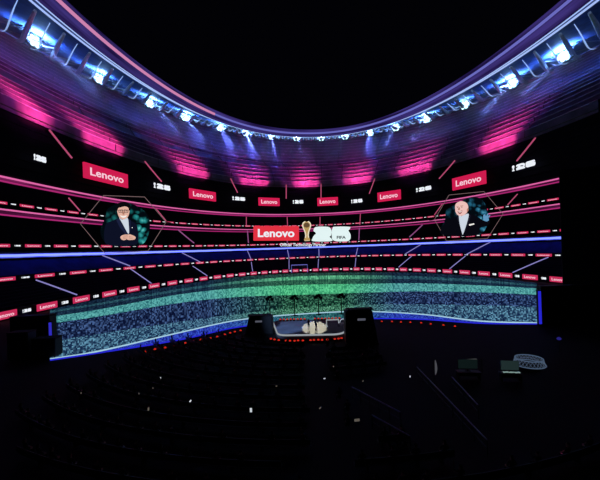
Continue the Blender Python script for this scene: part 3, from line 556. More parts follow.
sk = E_('screen_skin', (226, 178, 160)); sk2 = E_('screen_skin_shade', (176, 122, 104)); suit = E_('screen_navy_suit', (13, 17, 36)); lap = E_('screen_navy_lapel', (26, 32, 60)); shirt = E_('screen_shirt', (205, 215, 228)); hr = E_('screen_hair', (10, 10, 14)); teeth = E_('screen_teeth', (245, 240, 235)); lips = E_('screen_lips', (150, 70, 70)); specs = E_('screen_glasses', (60, 45, 45))
layers = [
 ('person', None, suit, [(276, 180), (235, 196), (203, 208), (190, 235), (184, 290), (196, 340), (250, 352), (330, 352), (392, 340), (400, 300), (394, 232), (378, 207), (345, 192), (332, 180)], 4, .10),
 ('shirt', 0, shirt, [(280, 174), (300, 188), (333, 176), (341, 225), (342, 276), (328, 262), (303, 215)], 3, .14),
 ('face', 0, sk, [(268, 122), (272, 150), (282, 172), (303, 186), (324, 180), (339, 160), (345, 128), (338, 104), (305, 96), (275, 102)], 4, .18),
 ('hair', 0, hr, [(264, 132), (262, 105), (272, 88), (300, 76), (330, 79), (349, 96), (352, 122), (344, 130), (338, 112), (318, 104), (290, 110), (275, 116), (271, 130)], 4, .22),
 ('glasses', 0, specs, [[(276, 126), (302, 124), (303, 128), (277, 130)], [(276, 126), (279, 126), (281, 142), (278, 143)], [(278, 140), (300, 142), (299, 145), (278, 143)], [(299, 124), (303, 124), (302, 144), (299, 144)], [(302, 128), (313, 127), (313, 130), (302, 131)], [(313, 124), (340, 126), (339, 130), (313, 128)], [(313, 124), (316, 124), (317, 144), (314, 144)], [(314, 142), (336, 142), (335, 145), (314, 145)], [(336, 126), (340, 126), (337, 144), (334, 144)]], 1, .21),
 ('eyes', 0, hr, [ell(290, 133, 5, 2.5, 10), ell(326, 133, 5, 2.5, 10)], 1, .205),
 ('nose', 0, sk2, [(305, 136), (311, 136), (315, 153), (308, 156), (301, 153)], 2, .205),
 ('mouth', 0, teeth, [(288, 161), (308, 165), (328, 160), (322, 171), (308, 175), (295, 171)], 3, .205),
 ('lapel', 0, lap, [[(276, 180), (262, 190), (286, 240), (326, 283), (334, 276), (303, 222)], [(334, 178), (352, 192), (352, 240), (346, 278), (342, 270), (341, 225)]], 1, .13),
 ('hand', 0, sk, [[(288, 298), (300, 286), (325, 281), (340, 286), (336, 300), (318, 316), (298, 314)], [(322, 288), (345, 280), (370, 288), (384, 298), (378, 312), (352, 316), (330, 312)]], 3, .16),
 ('finger', 0, sk2, [[(306, 291), (334, 286), (335, 288), (307, 294)], [(304, 299), (336, 294), (337, 296), (305, 302)], [(306, 307), (333, 303), (334, 305), (307, 310)], [(342, 292), (366, 298), (366, 300), (342, 295)], [(342, 301), (366, 307), (366, 309), (342, 304)]], 1, .17),
 ('lapel_pin', 0, teeth, ell(363, 238, 3, 3, 8), 1, .14),
]
portrait('hexagon framed portrait of a person in glasses and dark suit with clasped hands', 123.5, 225, 100, [(80.5, 224), (103.5, 195.5), (144.7, 197), (166, 222), (148, 251), (105, 253.5)], (75, 190), 6.316, layers,
         [(205, 120), (260, 88), (300, 78), (360, 88), (420, 120), (462, 170), (470, 240), (450, 310), (410, 350), (330, 356), (230, 352), (180, 320), (160, 260), (180, 200), (195, 160)], backdrop_mat('teal_backdrop', (-3.0, 5.5), (36, 140, 140), (140, 240, 225)))
sk = E_('screen_skin_pale', (236, 192, 186)); suit = E_('screen_black_suit', (8, 8, 16)); lap = E_('screen_black_lapel', (22, 22, 36))
layers = [
 ('person', None, suit, [(232, 210), (190, 226), (142, 250), (112, 300), (108, 336), (180, 350), (300, 352), (362, 338), (376, 296), (420, 282), (446, 258), (432, 236), (405, 245), (372, 226), (340, 208), (298, 198)], 4, .10),
 ('shirt', 0, shirt, [(232, 206), (250, 214), (296, 196), (292, 240), (262, 332), (254, 332), (236, 262)], 3, .14),
 ('head', 0, sk, [(206, 160), (210, 186), (224, 206), (244, 212), (268, 206), (288, 186), (295, 156), (290, 132), (270, 116), (242, 112), (216, 124), (207, 140)], 4, .18),
 ('ear', 0, sk2, [(287, 164), (294, 160), (297, 172), (290, 184), (285, 180)], 3, .19),
 ('eyes', 0, hr, [ell(222, 156, 5, 2, 10), ell(250, 152, 6, 2, 10)], 1, .2),
 ('eyebrows', 0, sk2, [[(214, 148), (228, 145), (229, 148), (215, 151)], [(240, 143), (260, 141), (261, 145), (241, 147)]], 1, .2),
 ('nose', 0, sk2, [(231, 154), (236, 154), (237, 170), (228, 172), (224, 168)], 2, .2),
 ('mouth', 0, lips, [(222, 180), (238, 182), (254, 174), (250, 190), (240, 199), (230, 196)], 3, .2),
 ('teeth', 0, teeth, [(226, 182), (239, 184), (251, 178), (248, 185), (238, 189), (229, 187)], 2, .21),
 ('lapel', 0, lap, [[(230, 210), (216, 222), (238, 280), (256, 335), (258, 326), (238, 262)], [(297, 198), (312, 210), (298, 270), (262, 335), (262, 326), (292, 240)]], 1, .13),
 ('pocket_square', 0, teeth, [(300, 270), (335, 263), (338, 270), (304, 280)], 1, .14),
 ('hand', 0, E_('screen_hand_blue', (96, 150, 190)), [[(404, 244), (398, 222), (402, 204), (412, 202), (418, 214), (428, 196), (434, 198), (430, 214), (442, 206), (446, 211), (434, 226), (438, 240), (424, 250)]], 2, .14),
]
portrait('hexagon framed portrait of a laughing bald person in black suit and open white shirt', 468, 216, 124, [(434.5, 219.5), (449, 195), (484, 191.5), (503, 214), (487.5, 238.5), (446.5, 241)], (425, 185), 6.86, layers,
         [(150, 170), (200, 138), (250, 110), (310, 84), (370, 88), (410, 124), (428, 180), (432, 250), (410, 310), (370, 340), (300, 350), (200, 350), (130, 330), (112, 290), (136, 250), (142, 210)], backdrop_mat('blue_teal_backdrop', (-4.5, 2.5), (40, 110, 140), (130, 205, 225)))
# ------------------------------------------------------------------ stage
def rrect(pts, rad, n=6):
    out = []
    for i, p in enumerate(pts):
        p = Vector(p); a_ = (Vector(pts[i - 1]) - p).normalized(); b_ = (Vector(pts[(i + 1) % len(pts)]) - p).normalized()
        A, B = p + a_ * rad, p + b_ * rad
        for k in range(n + 1):
            t = k / n; out.append(tuple((1 - t) ** 2 * A + 2 * t * (1 - t) * p + t * t * B))
    return out
SC = (1.6, 58.0)
out_ = rrect([(-5.3, 62.6), (-3.65, 52.0), (5.6, 51.4), (7.5, 55.6), (7.8, 62.0)], 1.5)
st = thing('stage', 'low rounded stage with a white outline and a spot lit middle', 'stage', (*SC, 0))
loc_ = [(x - SC[0], y - SC[1]) for x, y in out_]
bm = bmesh.new(); add_prism(bm, loc_, 0, .9); obj('deck', bm, M['deck'], st)
obj('edge_light', tube([(x * 1.005, y * 1.005, .8) for x, y in loc_[5:-3]], .13, 6), M['stageline'], st)
bm = bmesh.new(); add_prism(bm, [(x * 1.03, y * 1.03) for x, y in loc_], 0, .25); obj('lower_step', bm, M['black2'], st)
s = lamp_light('SPOT', 'stage_spot', (5, 132, 36), 1.9e5, (1.0, .93, .68), spot_size=radians(2.9), spot_blend=.3, shadow_soft_size=.1); aim(s, (1.9, 56.2, .9))
s = lamp_light('SPOT', 'stage_wash', (-14, 34, 20), 6e4, (.35, .55, 1.0), spot_size=radians(15), spot_blend=.7, shadow_soft_size=.3); aim(s, (-2.2, 57, .9))
# ---- people
def skin_mesh(name, joints, bones, sub=1):
    """one continuous figure grown over a skeleton: joints {name: (x, y, z, radius or (ra, rb))}"""
    me = bpy.data.meshes.new(name); keys = list(joints)
    me.from_pydata([joints[k][:3] for k in keys], [(keys.index(a_), keys.index(b_)) for a_, b_ in bones], [])
    o = bpy.data.objects.new(name, me); COL.objects.link(o)
    sk_ = o.modifiers.new('Skin', 'SKIN'); sk_.use_smooth_shade = True
    for k, v in zip(keys, me.skin_vertices[0].data):
        rr = joints[k][3]; v.radius = rr if isinstance(rr, tuple) else (rr, rr)
        v.use_root = (k == 'pelvis')
    ss = o.modifiers.new('Sub', 'SUBSURF'); ss.levels = sub; ss.render_levels = sub
    out = bpy.data.meshes.new_from_object(o.evaluated_get(bpy.context.evaluated_depsgraph_get()))
    bpy.data.objects.remove(o); out.name = name
    for p in out.polygons: p.use_smooth = True
    return out
def figure(hips, arms, legs, lean=0.0, head=(0, 0)):
    """front is -y. hips: height of the pelvis; arms / legs: joint positions for each side relative to the pelvis"""
    J, B = {}, []
    J['pelvis'] = (0, 0, hips, (.15, .11)); J['waist'] = (0, lean * .3, hips + .17, (.135, .10)); J['chest'] = (0, lean * .7, hips + .38, (.165, .115)); J['collar'] = (0, lean, hips + .50, (.11, .085))
    J['neck'] = (head[0] * .4, lean + head[1] * .4, hips + .57, .055); J['jaw'] = (head[0] * .8, lean - .015 + head[1] * .8, hips + .645, (.066, .078)); J['brow'] = (head[0], lean + head[1], hips + .735, (.078, .096)); J['crown'] = (head[0], lean + .01 + head[1], hips + .80, (.058, .07))
    B += [('pelvis', 'waist'), ('waist', 'chest'), ('chest', 'collar'), ('collar', 'neck'), ('neck', 'jaw'), ('jaw', 'brow'), ('brow', 'crown')]
    J['nose'] = (head[0], lean - .115 + head[1], hips + .685, .014); B.append(('jaw', 'nose'))
    for sgn, nm in ((-1, 'l'), (1, 'r')):
        J['ear' + nm] = (sgn * .088 + head[0], lean + .012 + head[1], hips + .70, .014); B.append(('brow', 'ear' + nm))
        sh = (sgn * .185, lean, hips + .47); J['sh' + nm] = (*sh, .066); B.append(('chest' if False else 'collar', 'sh' + nm))
        el, wr, fd = [Vector(v) for v in arms[nm]]
        J['el' + nm] = (*el, .045); J['wr' + nm] = (*wr, .029); B += [('sh' + nm, 'el' + nm), ('el' + nm, 'wr' + nm)]
        fd = fd.normalized(); side = fd.cross(Vector((0, 1, 0)) if abs(fd.y) < .9 else Vector((0, 0, 1))).normalized(); nrm = side.cross(fd)
        pm = wr + fd * .075; J['pm' + nm] = (*pm, (.034, .02)); B.append(('wr' + nm, 'pm' + nm))
        for i, ln in enumerate((.062, .075, .07, .055)):
            b0 = pm + fd * .025 + side * (.027 - .018 * i); b1 = b0 + fd * ln * .55 - nrm * .008; b2 = b1 + fd * ln * .4 - nrm * .02
            for q, (pt, rr) in enumerate(((b0, .0095), (b1, .0085), (b2, .0075))): J[f'f{nm}{i}{q}'] = (*pt, rr)
            B += [('pm' + nm, f'f{nm}{i}0'), (f'f{nm}{i}0', f'f{nm}{i}1'), (f'f{nm}{i}1', f'f{nm}{i}2')]
        t0 = wr + fd * .03 + side * .032; t1 = t0 + fd * .03 + side * .022 - nrm * .012
        J['ta' + nm] = (*t0, .011); J['tb' + nm] = (*t1, .0085); B += [('wr' + nm, 'ta' + nm), ('ta' + nm, 'tb' + nm)]
        kn, an = [Vector(v) for v in legs[nm]]
        J['hp' + nm] = (sgn * .095, 0, hips - .05, .092); J['kn' + nm] = (*kn, .058); J['an' + nm] = (*an, .04); J['to' + nm] = (an.x + sgn * .02, an.y - .17, max(an.z - .045, .03), (.042, .03))
        B += [('pelvis', 'hp' + nm), ('hp' + nm, 'kn' + nm), ('kn' + nm, 'an' + nm), ('an' + nm, 'to' + nm)]
    return skin_mesh('person', J, B), J
def hair_mesh(J, long=False, name='hair'):
    bm = bmesh.new(); x, y, z = J['brow'][:3]
    bmesh.ops.create_uvsphere(bm, u_segments=14, v_segments=9, radius=1, matrix=Matrix.Translation((x, y + .018, z + .012)) @ Matrix.Diagonal((.092, .108, .102, 1)))
    bmesh.ops.delete(bm, geom=[v for v in bm.verts if v.co.z < z - (.11 if long else .045) or (v.co.y < y - .035 and v.co.z < z + .045)], context='VERTS')
    if long: add_tube(bm, [(x, y + .07, z - .02), (x, y + .085, z - .14), (x, y + .08, z - .24)], [.075, .075, .04], 10)
    me = bpy.data.meshes.new(name); bm.normal_update(); bm.to_mesh(me); bm.free()
    for p in me.polygons: p.use_smooth = True
    return me
def person_skin(me, J, top, hips, cuffs=True, low=None):
    """one body mesh, cloth and skin told apart by face material"""
    me.materials.clear(); me.materials.append(top); me.materials.append(M['skin']); me.materials.append(low or top); me.materials.append(M['black2'])
    hands = [Vector(J['pm' + n][:3]) for n in 'lr']
    for p in me.polygons:
        c = p.center
        if c.z > hips + .545 and abs(c.x) < .2: p.material_index = 1
        elif min((c - h).length for h in hands) < .105: p.material_index = 1
        elif c.z < .09: p.material_index = 3
        elif c.z < hips + .03: p.material_index = 2
    return me
def stand(name_label, x, y, z, rz, arms, top, low, long=False):
    H = .93
    me, J = figure(H, arms, {'l': ((-.10, -.02, .50), (-.12, .03, .08)), 'r': ((.10, -.05, .50), (.13, -.02, .08))})
    person_skin(me, J, top, H, low=low)
    r = thing('person', name_label, 'person', (x, y, z), rz)
    obj('body', me, None, r); h = obj('hair', hair_mesh(J, long), M['hair'], r)
    eb = bmesh.new(); mb = bmesh.new()
    for s in (-1, 1): bmesh.ops.create_uvsphere(eb, u_segments=8, v_segments=6, radius=.011, matrix=Matrix.Translation((s * .03, J['brow'][1] - .088, H + .712)))
    obj('eyes', eb, M['black'], r)
    add_tube(mb, [(-.024, J['jaw'][1] - .072, H + .632), (0, J['jaw'][1] - .08, H + .628), (.024, J['jaw'][1] - .072, H + .632)], .006, 6); obj('mouth', mb, emi('lip_tone', (60, 25, 25)), r)
    return r
A1 = {'l': ((-.27, .04, 1.15), (-.22, -.16, 1.02), (.3, -1, .1)), 'r': ((.26, .03, 1.15), (.20, -.18, 1.08), (-.2, -1, .4))}
A2 = {'l': ((-.29, .02, 1.14), (-.33, -.08, .92), (-.05, -.1, -1)), 'r': ((.34, -.04, 1.18), (.42, -.22, 1.32), (.2, -.6, .6))}
stand('person in dark clothes on the stage, left one of the pair in the spotlight', 0.95, 54.4, .9, radians(20), A1, M['cloth'], M['cloth'])
stand('person with one arm raised on the stage, right one of the pair in the spotlight', 2.08, 54.0, .9, radians(-25), A2, M['cloth'], M['cloth2'])
# ---- stage furniture
r = thing('display_frame', 'white rectangular frame standing at the right of the stage', 'frame', (4.85, 56.4, .9))
obj('top_bar', box((0, 0, 1.05), (2.1, .16, .16), .03), M['stageline'], r)
for s_, h_ in ((-1, 1.05), (1, .62)): obj('leg', box((s_ * .98, 0, 1.05 - h_ / 2), (.14, .14, h_), .03), M['stageline'], r)
obj('leg_extension', box((.98, 0, .24), (.05, .05, .48)), M['black2'], r)
obj('foot', box((-.98, 0, .03), (.4, .6, .06), .02), M['stageline'], r); obj('foot', box((.98, 0, .03), (.4, .6, .06), .02), M['black2'], r)
r = thing('hoop_chair', 'small pale hooped chair near the right corner of the stage', 'chair', (6.5, 56.2, .9))
obj('seat', lathe([(.02, .4), (.42, .4), (.45, .45), (.42, .5), (.02, .5)], 18), M['steel'], r)
obj('backrest', tube([(.48 * cos(a_), .2 + .1 * sin(a_), .55 + .55 * sin(a_)) for a_ in [pi * i / 14 for i in range(15)]], .05, 6), M['offw'], r)
for s_ in (-1, 1):
    for q in (-1, 1): obj('leg', tube([(s_ * .3, q * .3, .42), (s_ * .4, q * .4, 0)], .03, 6), M['steel'], r)
# ---- side blocks
def booth(label, x0, x1, y, h, taper, sgn):
    cx = (x0 + x1) / 2; r = thing('equipment_booth', label, 'booth', (cx, y, 0), 0, 'black booths beside the stage')
    w = (x1 - x0) / 2; bm = bmesh.new()
    P = [(-w, 0), (w, 0), (w - (taper if sgn > 0 else .1), h), (-w + (taper if sgn < 0 else .1), h)]
    add_prism(bm, P, -1.1, 1.1); bmesh.ops.transform(bm, matrix=Matrix.Rotation(pi / 2, 4, 'X'), verts=bm.verts)
    bmesh.ops.bevel(bm, geom=bm.edges[:], offset=.12, segments=2, affect='EDGES'); obj('booth_body', bm, M['black2'], r)
    obj('counter_top', box((0, 0, h + .05), (2 * w - taper - .2, 2.0, .1), .03), M['black'], r)
    obj('sign_plate', box((0, -1.12, h * .74), (1.1, .05, .3), .02), emi('dim_plate', (78, 80, 92)), r)
    obj('plinth', box((0, 0, .1), (2 * w + .1, 2.3, .2), .03), M['black'], r)
booth('black booth with a small grey plate left of the stage', -9.3, -4.75, 57.2, 2.9, .7, -1)
booth('black booth with a small grey plate right of the stage', 5.9, 10.4, 49.4, 4.75, .7, 1)
# ---- lamp stands behind the stage
for i, (x, lab) in enumerate(((-6.5, 'dark lamp stand behind the stage, leftmost of four'), (-1.5, 'dark lamp stand behind the stage, second from the left'), (3.35, 'dark lamp stand behind the stage, second from the right'), (8.0, 'dark lamp stand behind the stage, rightmost of four'))):
    r = thing('lamp_stand', lab, 'lamp', (x, 71.0, 0), 0, 'lamp stands behind the stage')
    obj('base', lathe([(.6, 0), (.6, .12), (.15, .2)], 14), M['black'], r)
    obj('pole', tube([(0, 0, .15), (0, 0, 3.5)], .11, 8), M['black'], r)
    obj('crossbar', tube([(-.45, 0, 3.45), (.45, 0, 3.45)], .09, 8), M['black'], r)
    for k in range(4):
        o = obj('lamp_head', lathe([(.1, -.3), (.26, -.25), (.34, .3), (.3, .34)], 12), M['black'], r); o.location = (-.45 + .3 * k, 0, 3.55 + (.42 if k in (1, 2) else 0)); o.rotation_euler = (radians(70 + 25 * (k % 2)), 0, radians((k - 1.5) * 20))
# ---- red foot lights
FB = bpy.data.meshes.new('housing'); _b = lathe([(.2, 0), (.22, .05), (.2, .16), (.16, .18)], 10); _b.to_mesh(FB); _b.free(); FB.materials.append(M['black'])
FG = bpy.data.meshes.new('lens'); _b = lathe([(.15, 0), (.17, .06), (.13, .16), (.05, .2)], 10); _b.to_mesh(FG); _b.free(); FG.materials.append(M['foot'])
def foot(x, y, z, label, group):
    r = thing('foot_light', label, 'foot light', (x, y, z), 0, group)
    for nm, me, dz in (('housing', FB, 0), ('lens', FG, .17)):
        o = bpy.data.objects.new(nm, me); COL.objects.link(o); o.parent = r; o.location = (0, 0, dz); o.scale = (1.1, 1.1, 1.2)
for k in range(21):
    u = k / 20; x = -4.7 + 11.6 * u; y = 50.7 + 1.6 * (2 * u - 1) ** 4 + random.uniform(-.1, .1)
    if k in (3, 9, 15): continue
    foot(x + random.uniform(-.12, .12), y, 0, 'red foot light in the row along the front of the stage', 'red foot lights before the stage')
for k in range(18):
    if k in (8, 9): continue
    x = -3.9 + 10.4 * k / 17; foot(x, 62.0 - .03 * k, .9, 'red foot light in the row along the back of the stage', 'red foot lights behind the stage')
for k in range(13):
    u = k / 12; P = spline([(-21.6, 47.6), (-17.5, 51.4), (-13.4, 55.0), (-10.4, 58.4)], 12); p = P[int(u * (len(P) - 1))]
    foot(p[0] + random.uniform(-.2, .2), p[1] + random.uniform(-.3, .3), 0, 'red foot light in the curved row along the left front edge of the pitch', 'red foot lights left of the stage')
for k in range(8):
    u = k / 7; foot(14.0 + 10.5 * u + random.uniform(-.2, .2), 61.6 - 5.2 * u ** 1.6 + random.uniform(-.2, .2), 0, 'red foot light in the row along the right front edge of the pitch', 'red foot lights right of the stage')
# ------------------------------------------------------------------ audience
def seated(arm_up):
    H = .50
    a_ = {'l': ((-.27, -.02, .76), (-.16, -.22, .62), (.2, -1, -.1)), 'r': ((.27, -.02, .76), (.16, -.22, .62), (-.2, -1, -.1))}
    if arm_up: a_['r'] = ((.27, -.18, .95), (.17, -.30, 1.18), (-.1, -.2, 1))
    me, J = figure(H, a_, {'l': ((-.12, -.42, .49), (-.12, -.40, .08)), 'r': ((.12, -.42, .49), (.12, -.40, .08))})
    return me, J
VAR = []
for up in (False, True):
    me, J = seated(up)
    for top in (M['cloth'], M['cloth2']):
        m2 = me.copy(); person_skin(m2, J, top, .50, low=M['cloth']); VAR.append((m2, J, up))
HM = [hair_mesh(VAR[0][1], False), hair_mesh(VAR[0][1], True)]
for h in HM: h.materials.append(M['hair'])
CENT = Vector((1.4, 64, 0)); nspec = 0
rails = []
for ri in range(13):
    R_ = 17.0 + ri * 2.35
    half = min(1.05, 27.0 / R_); n = int(2 * half * R_ / 1.75)
    spots = []
    for k in range(n + 1):
        a_ = -pi / 2 - half + 2 * half * k / n + random.uniform(-.010, .010)
        p = CENT + Vector((cos(a_), sin(a_), 0)) * R_
        if p.y < 17 or abs(p.x) > p.y * .84 or abs(p.x - 1.4) < .8 + .02 * R_: continue
        if p.x > 9.5 and p.y > 22: continue             # the control desks and their handrails stand here
        if p.x > 4.0 and 24 < p.y < 37 or p.x > 4.5 and p.y > 45.5: continue
        spots.append((p, a_))
    if not spots: continue
    # one curved bench for each side of the aisle
    for side, nm in ((-1, 'left'), (1, 'right')):
        ss = [q for q in spots if (q[0].x - 1.4) * side > 0]
        if len(ss) < 2: continue
        a0, a1 = min(q[1] for q in ss) - .5 / R_, max(q[1] for q in ss) + .5 / R_
        P = [CENT + Vector((cos(a0 + (a1 - a0) * i / 24), sin(a0 + (a1 - a0) * i / 24), 0)) * (R_ + .02) for i in range(25)]
        c = P[12]
        b_ = thing('bench', 'dark curved audience bench in the ' + ordn[ri] + ' row from the stage, ' + nm + ' of the central aisle', 'bench', c, 0, 'audience benches')
        def arcbox(r0, r1, z0, z1):
            bm = bmesh.new(); q = []
            for i in range(25):
                d = Vector((cos(a0 + (a1 - a0) * i / 24), sin(a0 + (a1 - a0) * i / 24), 0))
                q.append([bm.verts.new(CENT + d * rr + Vector((0, 0, zz)) - c) for rr, zz in ((r0, z0), (r1, z0), (r1, z1), (r0, z1))])
            for A, B in zip(q, q[1:]):
                for i in range(4): bm.faces.new((A[i], A[(i + 1) % 4], B[(i + 1) % 4], B[i]))
            bm.faces.new(q[0][::-1]); bm.faces.new(q[-1]); return bm
        obj('seat', arcbox(R_ - .24, R_ + .22, .33, .395), M['black2'], b_); obj('backrest', arcbox(R_ + .24, R_ + .29, .45, .85), M['black2'], b_)
        lg = 4
        for i in range(lg):
            aa = a0 + (a1 - a0) * (i + .5) / lg; d = Vector((cos(aa), sin(aa), 0))
            obj('leg', box(CENT + d * (R_ + .05) + Vector((0, 0, .17)) - c, (.08, .36, .34), 0, aa + pi / 2), M['black'], b_)
            obj('back_post', box(CENT + d * (R_ + .265) + Vector((0, 0, .42)) - c, (.06, .04, .84), 0, aa + pi / 2), M['black'], b_)
    for p, a_ in spots:
        if nspec >= 292 or random.random() < .12: continue
        v = random.choices(range(4), (5, 4, .35, .35))[0]; me, J, up = VAR[v]
        r = thing('person', 'person seated in the dark audience with one arm raised, seen from behind' if up else 'person in dark clothes seated in the dark audience, seen from behind', 'person', p, a_ - pi / 2 + pi + random.uniform(-.15, .15) + pi, 'seated audience with an arm raised' if up else 'seated audience')
        o = bpy.data.objects.new('body', me); COL.objects.link(o); o.parent = r
        h = bpy.data.objects.new('hair', random.choice(HM)); COL.objects.link(h); h.parent = r
        r.rotation_euler[2] = a_ - pi / 2 + random.uniform(-.15, .15) ; r.scale = [random.uniform(.95, 1.06)] * 3; nspec += 1
# ---- lit phones
PH = bpy.data.meshes.new('phone_case'); _b = box((0, 0, 0), (1, .12, 1.9), .05); _b.to_mesh(PH); _b.free(); PH.materials.append(M['black'])
def phone(x, y, z, w, rz, tilt, label, mat):
    r = thing('phone', label, 'phone', (x, y, z), 0, 'lit phones in the audience'); r.rotation_euler = (0, tilt, rz)
    o = bpy.data.objects.new('phone_case', PH); COL.objects.link(o); o.parent = r; o.scale = (w, w, w)
    obj('phone_display', box((0, -.065 * w, 0), (.86 * w, .02 * w, 1.7 * w), .01 * w), mat, r)
    hm = bmesh.new()                                                     # the holder's hand closes on it from behind
    return r
phone(-4.04, 25.96, 1.7, 0.187, 0, 0.0, 'bright lit phone held up in the middle of the dark audience, brightest of all', M['phone'])
phone(-14.26, 34.72, 1.2, 0.110, 0.2, 0, 'small lit phone high up left of the stage front', M['phone'])
phone(-9.45, 28.85, 1.3, 0.132, 0, 0.7, 'tilted lit phone in the audience below the curved red lights', M['phone'])
phone(-12.38, 27.62, 1.3, 0.149, 0.2, 0.1, 'greyish lit phone low at the left of the audience', M['phonedim'])
phone(-14.70, 31.02, 1.2, 0.088, 0.1, 0.0, 'faint lit phone at the left of the audience, left of a similar one', M['phonedim'])
phone(-13.95, 32.19, 1.2, 0.088, 0.1, 0.0, 'faint lit phone just right of another faint phone at the left', M['phonedim'])
phone(-20.19, 31.59, 1.2, 0.088, 0.1, 0, 'lone faint lit phone at the far left of the audience', M['phonedim'])
phone(1.93, 33.63, 1.0, 0.110, 0, 1.5, 'wide lit phone lying flat in the central aisle', M['phone'])
phone(-2.57, 31.93, 1.1, 0.094, 0, 1.4, 'dim lit phone lying flat left of the central aisle', M['phonedim'])
phone(1.13, 27.01, 1.2, 0.110, 0, 0.8, 'dim tilted phone low in the middle of the audience', M['phonedim'])
phone(9.92, 32.87, 1.2, 0.110, 0, 0, 'small lit phone near the top of the right handrail', M['phone'])
phone(5.37, 32.15, 1.2, 0.094, 0, 0.5, 'dim lit phone right of the central aisle', M['phonedim'])
phone(3.06, 36.36, 1.2, 0.094, 0, 0, 'faint phone nearest the front of the stage', M['phonedim'])
phone(3.70, 25.34, 1.0, 0.231, 0, 1.5, 'large warm dim phone lying flat at the lower middle right', M['phonedim'])
# ---- rails, desks and the lattice ring at the right
def rail(label, P, hgt, posts):
    c = Vector(P[0]); r = thing('handrail', label, 'handrail', c)
    Q = [Vector(p) - c for p in P]
    obj('top_rail', tube([q + Vector((0, 0, hgt)) for q in Q], .045, 8), M['steel'], r); obj('mid_rail', tube([q + Vector((0, 0, hgt * .5)) for q in Q], .03, 8), M['dimsteel'], r)
    for i in range(posts):
        u = i / (posts - 1) * (len(Q) - 1); j = min(int(u), len(Q) - 2); q = Q[j].lerp(Q[j + 1], u - j)
        obj('post', tube([q, q + Vector((0, 0, hgt))], .04, 8), M['dimsteel'], r)
rail('long dim handrail running down the right side of the audience', [(11.55, 35.80, 0), (11.40, 22.11, 0)], 1.05, 9)
rail('short dim handrail right of the long one', [(13.82, 32.78, 0), (13.28, 26.93, 0)], 1.05, 5)
rail('faint handrail crossing the audience right of the aisle', [(4.22, 31.23, 0), (7.08, 26.23, 0)], 1.05, 6)
rail('faint handrail low in the audience near the long one', [(4.91, 25.91, 0), (6.77, 22.88, 0)], 1.05, 5)
def desk(label, x, y, w, rz, mat, stripm, scr):
    r = thing('control_desk', label, 'desk', (x, y, 0), rz)
    obj('desk_top', box((0, 0, .78), (w, .9, .06), .02), M['black2'], r)
    for s_ in (-1, 1): obj('leg', box((s_ * (w / 2 - .1), 0, .375), (.08, .8, .75), .01), M['black'], r)
    obj('modesty_panel', box((0, .4, .45), (w - .3, .03, .55)), M['black'], r)
    t = thing('monitor', scr, 'monitor', (x, y, .81), rz)
    obj('stand', box((0, .12, .1), (.12, .1, .2), .02), M['black'], t); obj('foot', box((0, .1, .012), (.5, .3, .024), .01), M['black'], t)
    obj('bezel', box((0, .08, .68), (w * .86, .06, .98), .02), M['black'], t); obj('display', box((0, .045, .70), (w * .83, .012, .90), .004), mat, t)
    if stripm:
        k_ = thing('mixing_console', 'jagged row of pale lit controls on the desk below the brighter monitor', 'control panel', (x, y - .2, .81), rz)
        obj('panel_body', box((0, 0, .05), (w * .84, .4, .1), .02), M['black2'], k_)
        for i in range(9): obj('fader', box((-w * .36 + i * w * .09, -.05 + .03 * (i % 3), .12), (w * .07, .26 - .08 * (i % 2), .06), .008), stripm, k_)
    return r
desk('dark control desk under the brighter green grey monitor', 20.0, 34.0, 1.9, radians(-12), M['monitor'], M['strip'], 'green grey lit monitor above the row of pale controls')
desk('dark control desk under the dim green monitor', 16.3, 34.8, 2.2, radians(-8), M['monitor2'], None, 'dim dark green monitor left of the brighter one')
r = thing('bar_light', 'short thin pale light bar above the dim green monitor', 'light', (17.4, 36.6, 0))
obj('pole', tube([(.6, 0, 0), (.6, 0, 1.4)], .04, 6), M['black'], r); obj('light_bar', box((0, -.03, 1.4), (1.3, .06, .05), .01), emi('dim_bar', (96, 98, 98)), r); obj('base', lathe([(.25, 0), (.25, .04), (.05, .06)], 12), M['black'], r); r.children[-1].location = (.6, 0, 0)
r = thing('lattice_ring', 'round glowing lattice sided ring right of the monitors', 'lattice ring', (23.8, 37.0, 0), 0)
def circ(R_, z, n=40): return [(R_ * cos(2 * pi * i / n), R_ * sin(2 * pi * i / n), z) for i in range(n)]
obj('top_ring', tube(circ(1.28, 1.15), .06, 6, True), M['dimblue'], r); obj('bottom_ring', tube(circ(1.5, .55), .05, 6, True), M['dimblue'], r)
bm = bmesh.new(); n = 26
for i in range(n):
    for d_ in (-1, 1):
        a0, a1 = 2 * pi * i / n, 2 * pi * (i + d_ * 1.2) / n
        add_tube(bm, [(1.5 * cos(a0), 1.5 * sin(a0), .55), (1.28 * cos(a1), 1.28 * sin(a1), 1.15)], .022, 4)
obj('lattice', bm, emi('dim_lattice', (70, 84, 104)), r)
obj('inner_ring', tube(circ(.8, 1.0), .03, 6, True), emi('dim_inner', (64, 74, 96)), r)
obj('plinth', lathe([(.9, 0), (1.0, .05), (1.0, .5), (.9, .52)], 30), M['black'], r)
for i in range(6): obj('bracket', tube([(.9 * cos(i), .9 * sin(i), .5), (1.5 * cos(i), 1.5 * sin(i), .56)], .03, 5), M['black'], r)
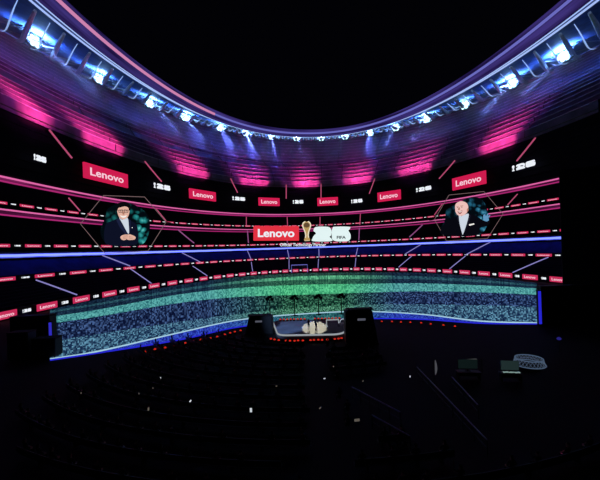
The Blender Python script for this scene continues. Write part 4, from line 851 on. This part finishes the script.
for i in range(4): obj('spoke', tube([(.8 * cos(i * pi / 2), .8 * sin(i * pi / 2), 1.0), (1.28 * cos(i * pi / 2), 1.28 * sin(i * pi / 2), 1.15)], .02, 5), M['dimsteel'], r)
r = thing('marker_light', 'small faint blue light at the far right behind the lattice ring', 'light', (30.7, 42.0, 0))
obj('pole', tube([(0, 0, 0), (0, 0, 1.6)], .04, 6), M['black'], r); obj('lens', lathe([(.05, 1.55), (.22, 1.6), (.26, 1.75), (.1, 1.9)], 12), emi('faint_blue', (34, 30, 110)), r)
r = thing('banner_flag', 'slender pale upright flag at the head of the right handrail', 'flag', (12.9, 34.6, 0))
obj('pole', tube([(0, 0, 0), (0, 0, 2.1)], .03, 6), M['dimsteel'], r)
bm = bmesh.new(); add_prism(bm, smoothpoly([(0.02, .7), (.16, .8), (.26, 1.2), (.22, 1.7), (.06, 2.1)], 3), -.015, .015); bmesh.ops.transform(bm, matrix=Matrix.Rotation(pi / 2, 4, 'X'), verts=bm.verts); obj('sail', bm, emi('dim_pale', (70, 70, 76)), r)
# ------------------------------------------------------------------ world, camera
w_ = bpy.data.worlds.new('night'); w_.use_nodes = True; sc.world = w_
w_.node_tree.nodes['Background'].inputs[0].default_value = (.0006, .0006, .0014, 1); w_.node_tree.nodes['Background'].inputs[1].default_value = 1
cam = bpy.data.cameras.new('camera'); co = bpy.data.objects.new('camera', cam); COL.objects.link(co); sc.camera = co
cam.sensor_width = 36; cam.lens = 36 * 350 / 600; cam.shift_y = 9.18 / 600; cam.clip_end = 2000; cam.clip_start = .2
co.location = (0, 0, EYE)
co.matrix_world = Matrix.Translation((0, 0, EYE)) @ Matrix.Rotation(pi / 2, 4, 'X') @ Matrix.Rotation(-1 * .034, 4, 'Z')
vs = sc.view_settings; vs.view_transform = 'Standard'; vs.look = 'None'; vs.exposure = 0; vs.gamma = 1; vs.use_curve_mapping = False
sc.cycles.use_denoising = True; sc.cycles.max_bounces = 4; sc.cycles.diffuse_bounces = 2; sc.cycles.glossy_bounces = 2
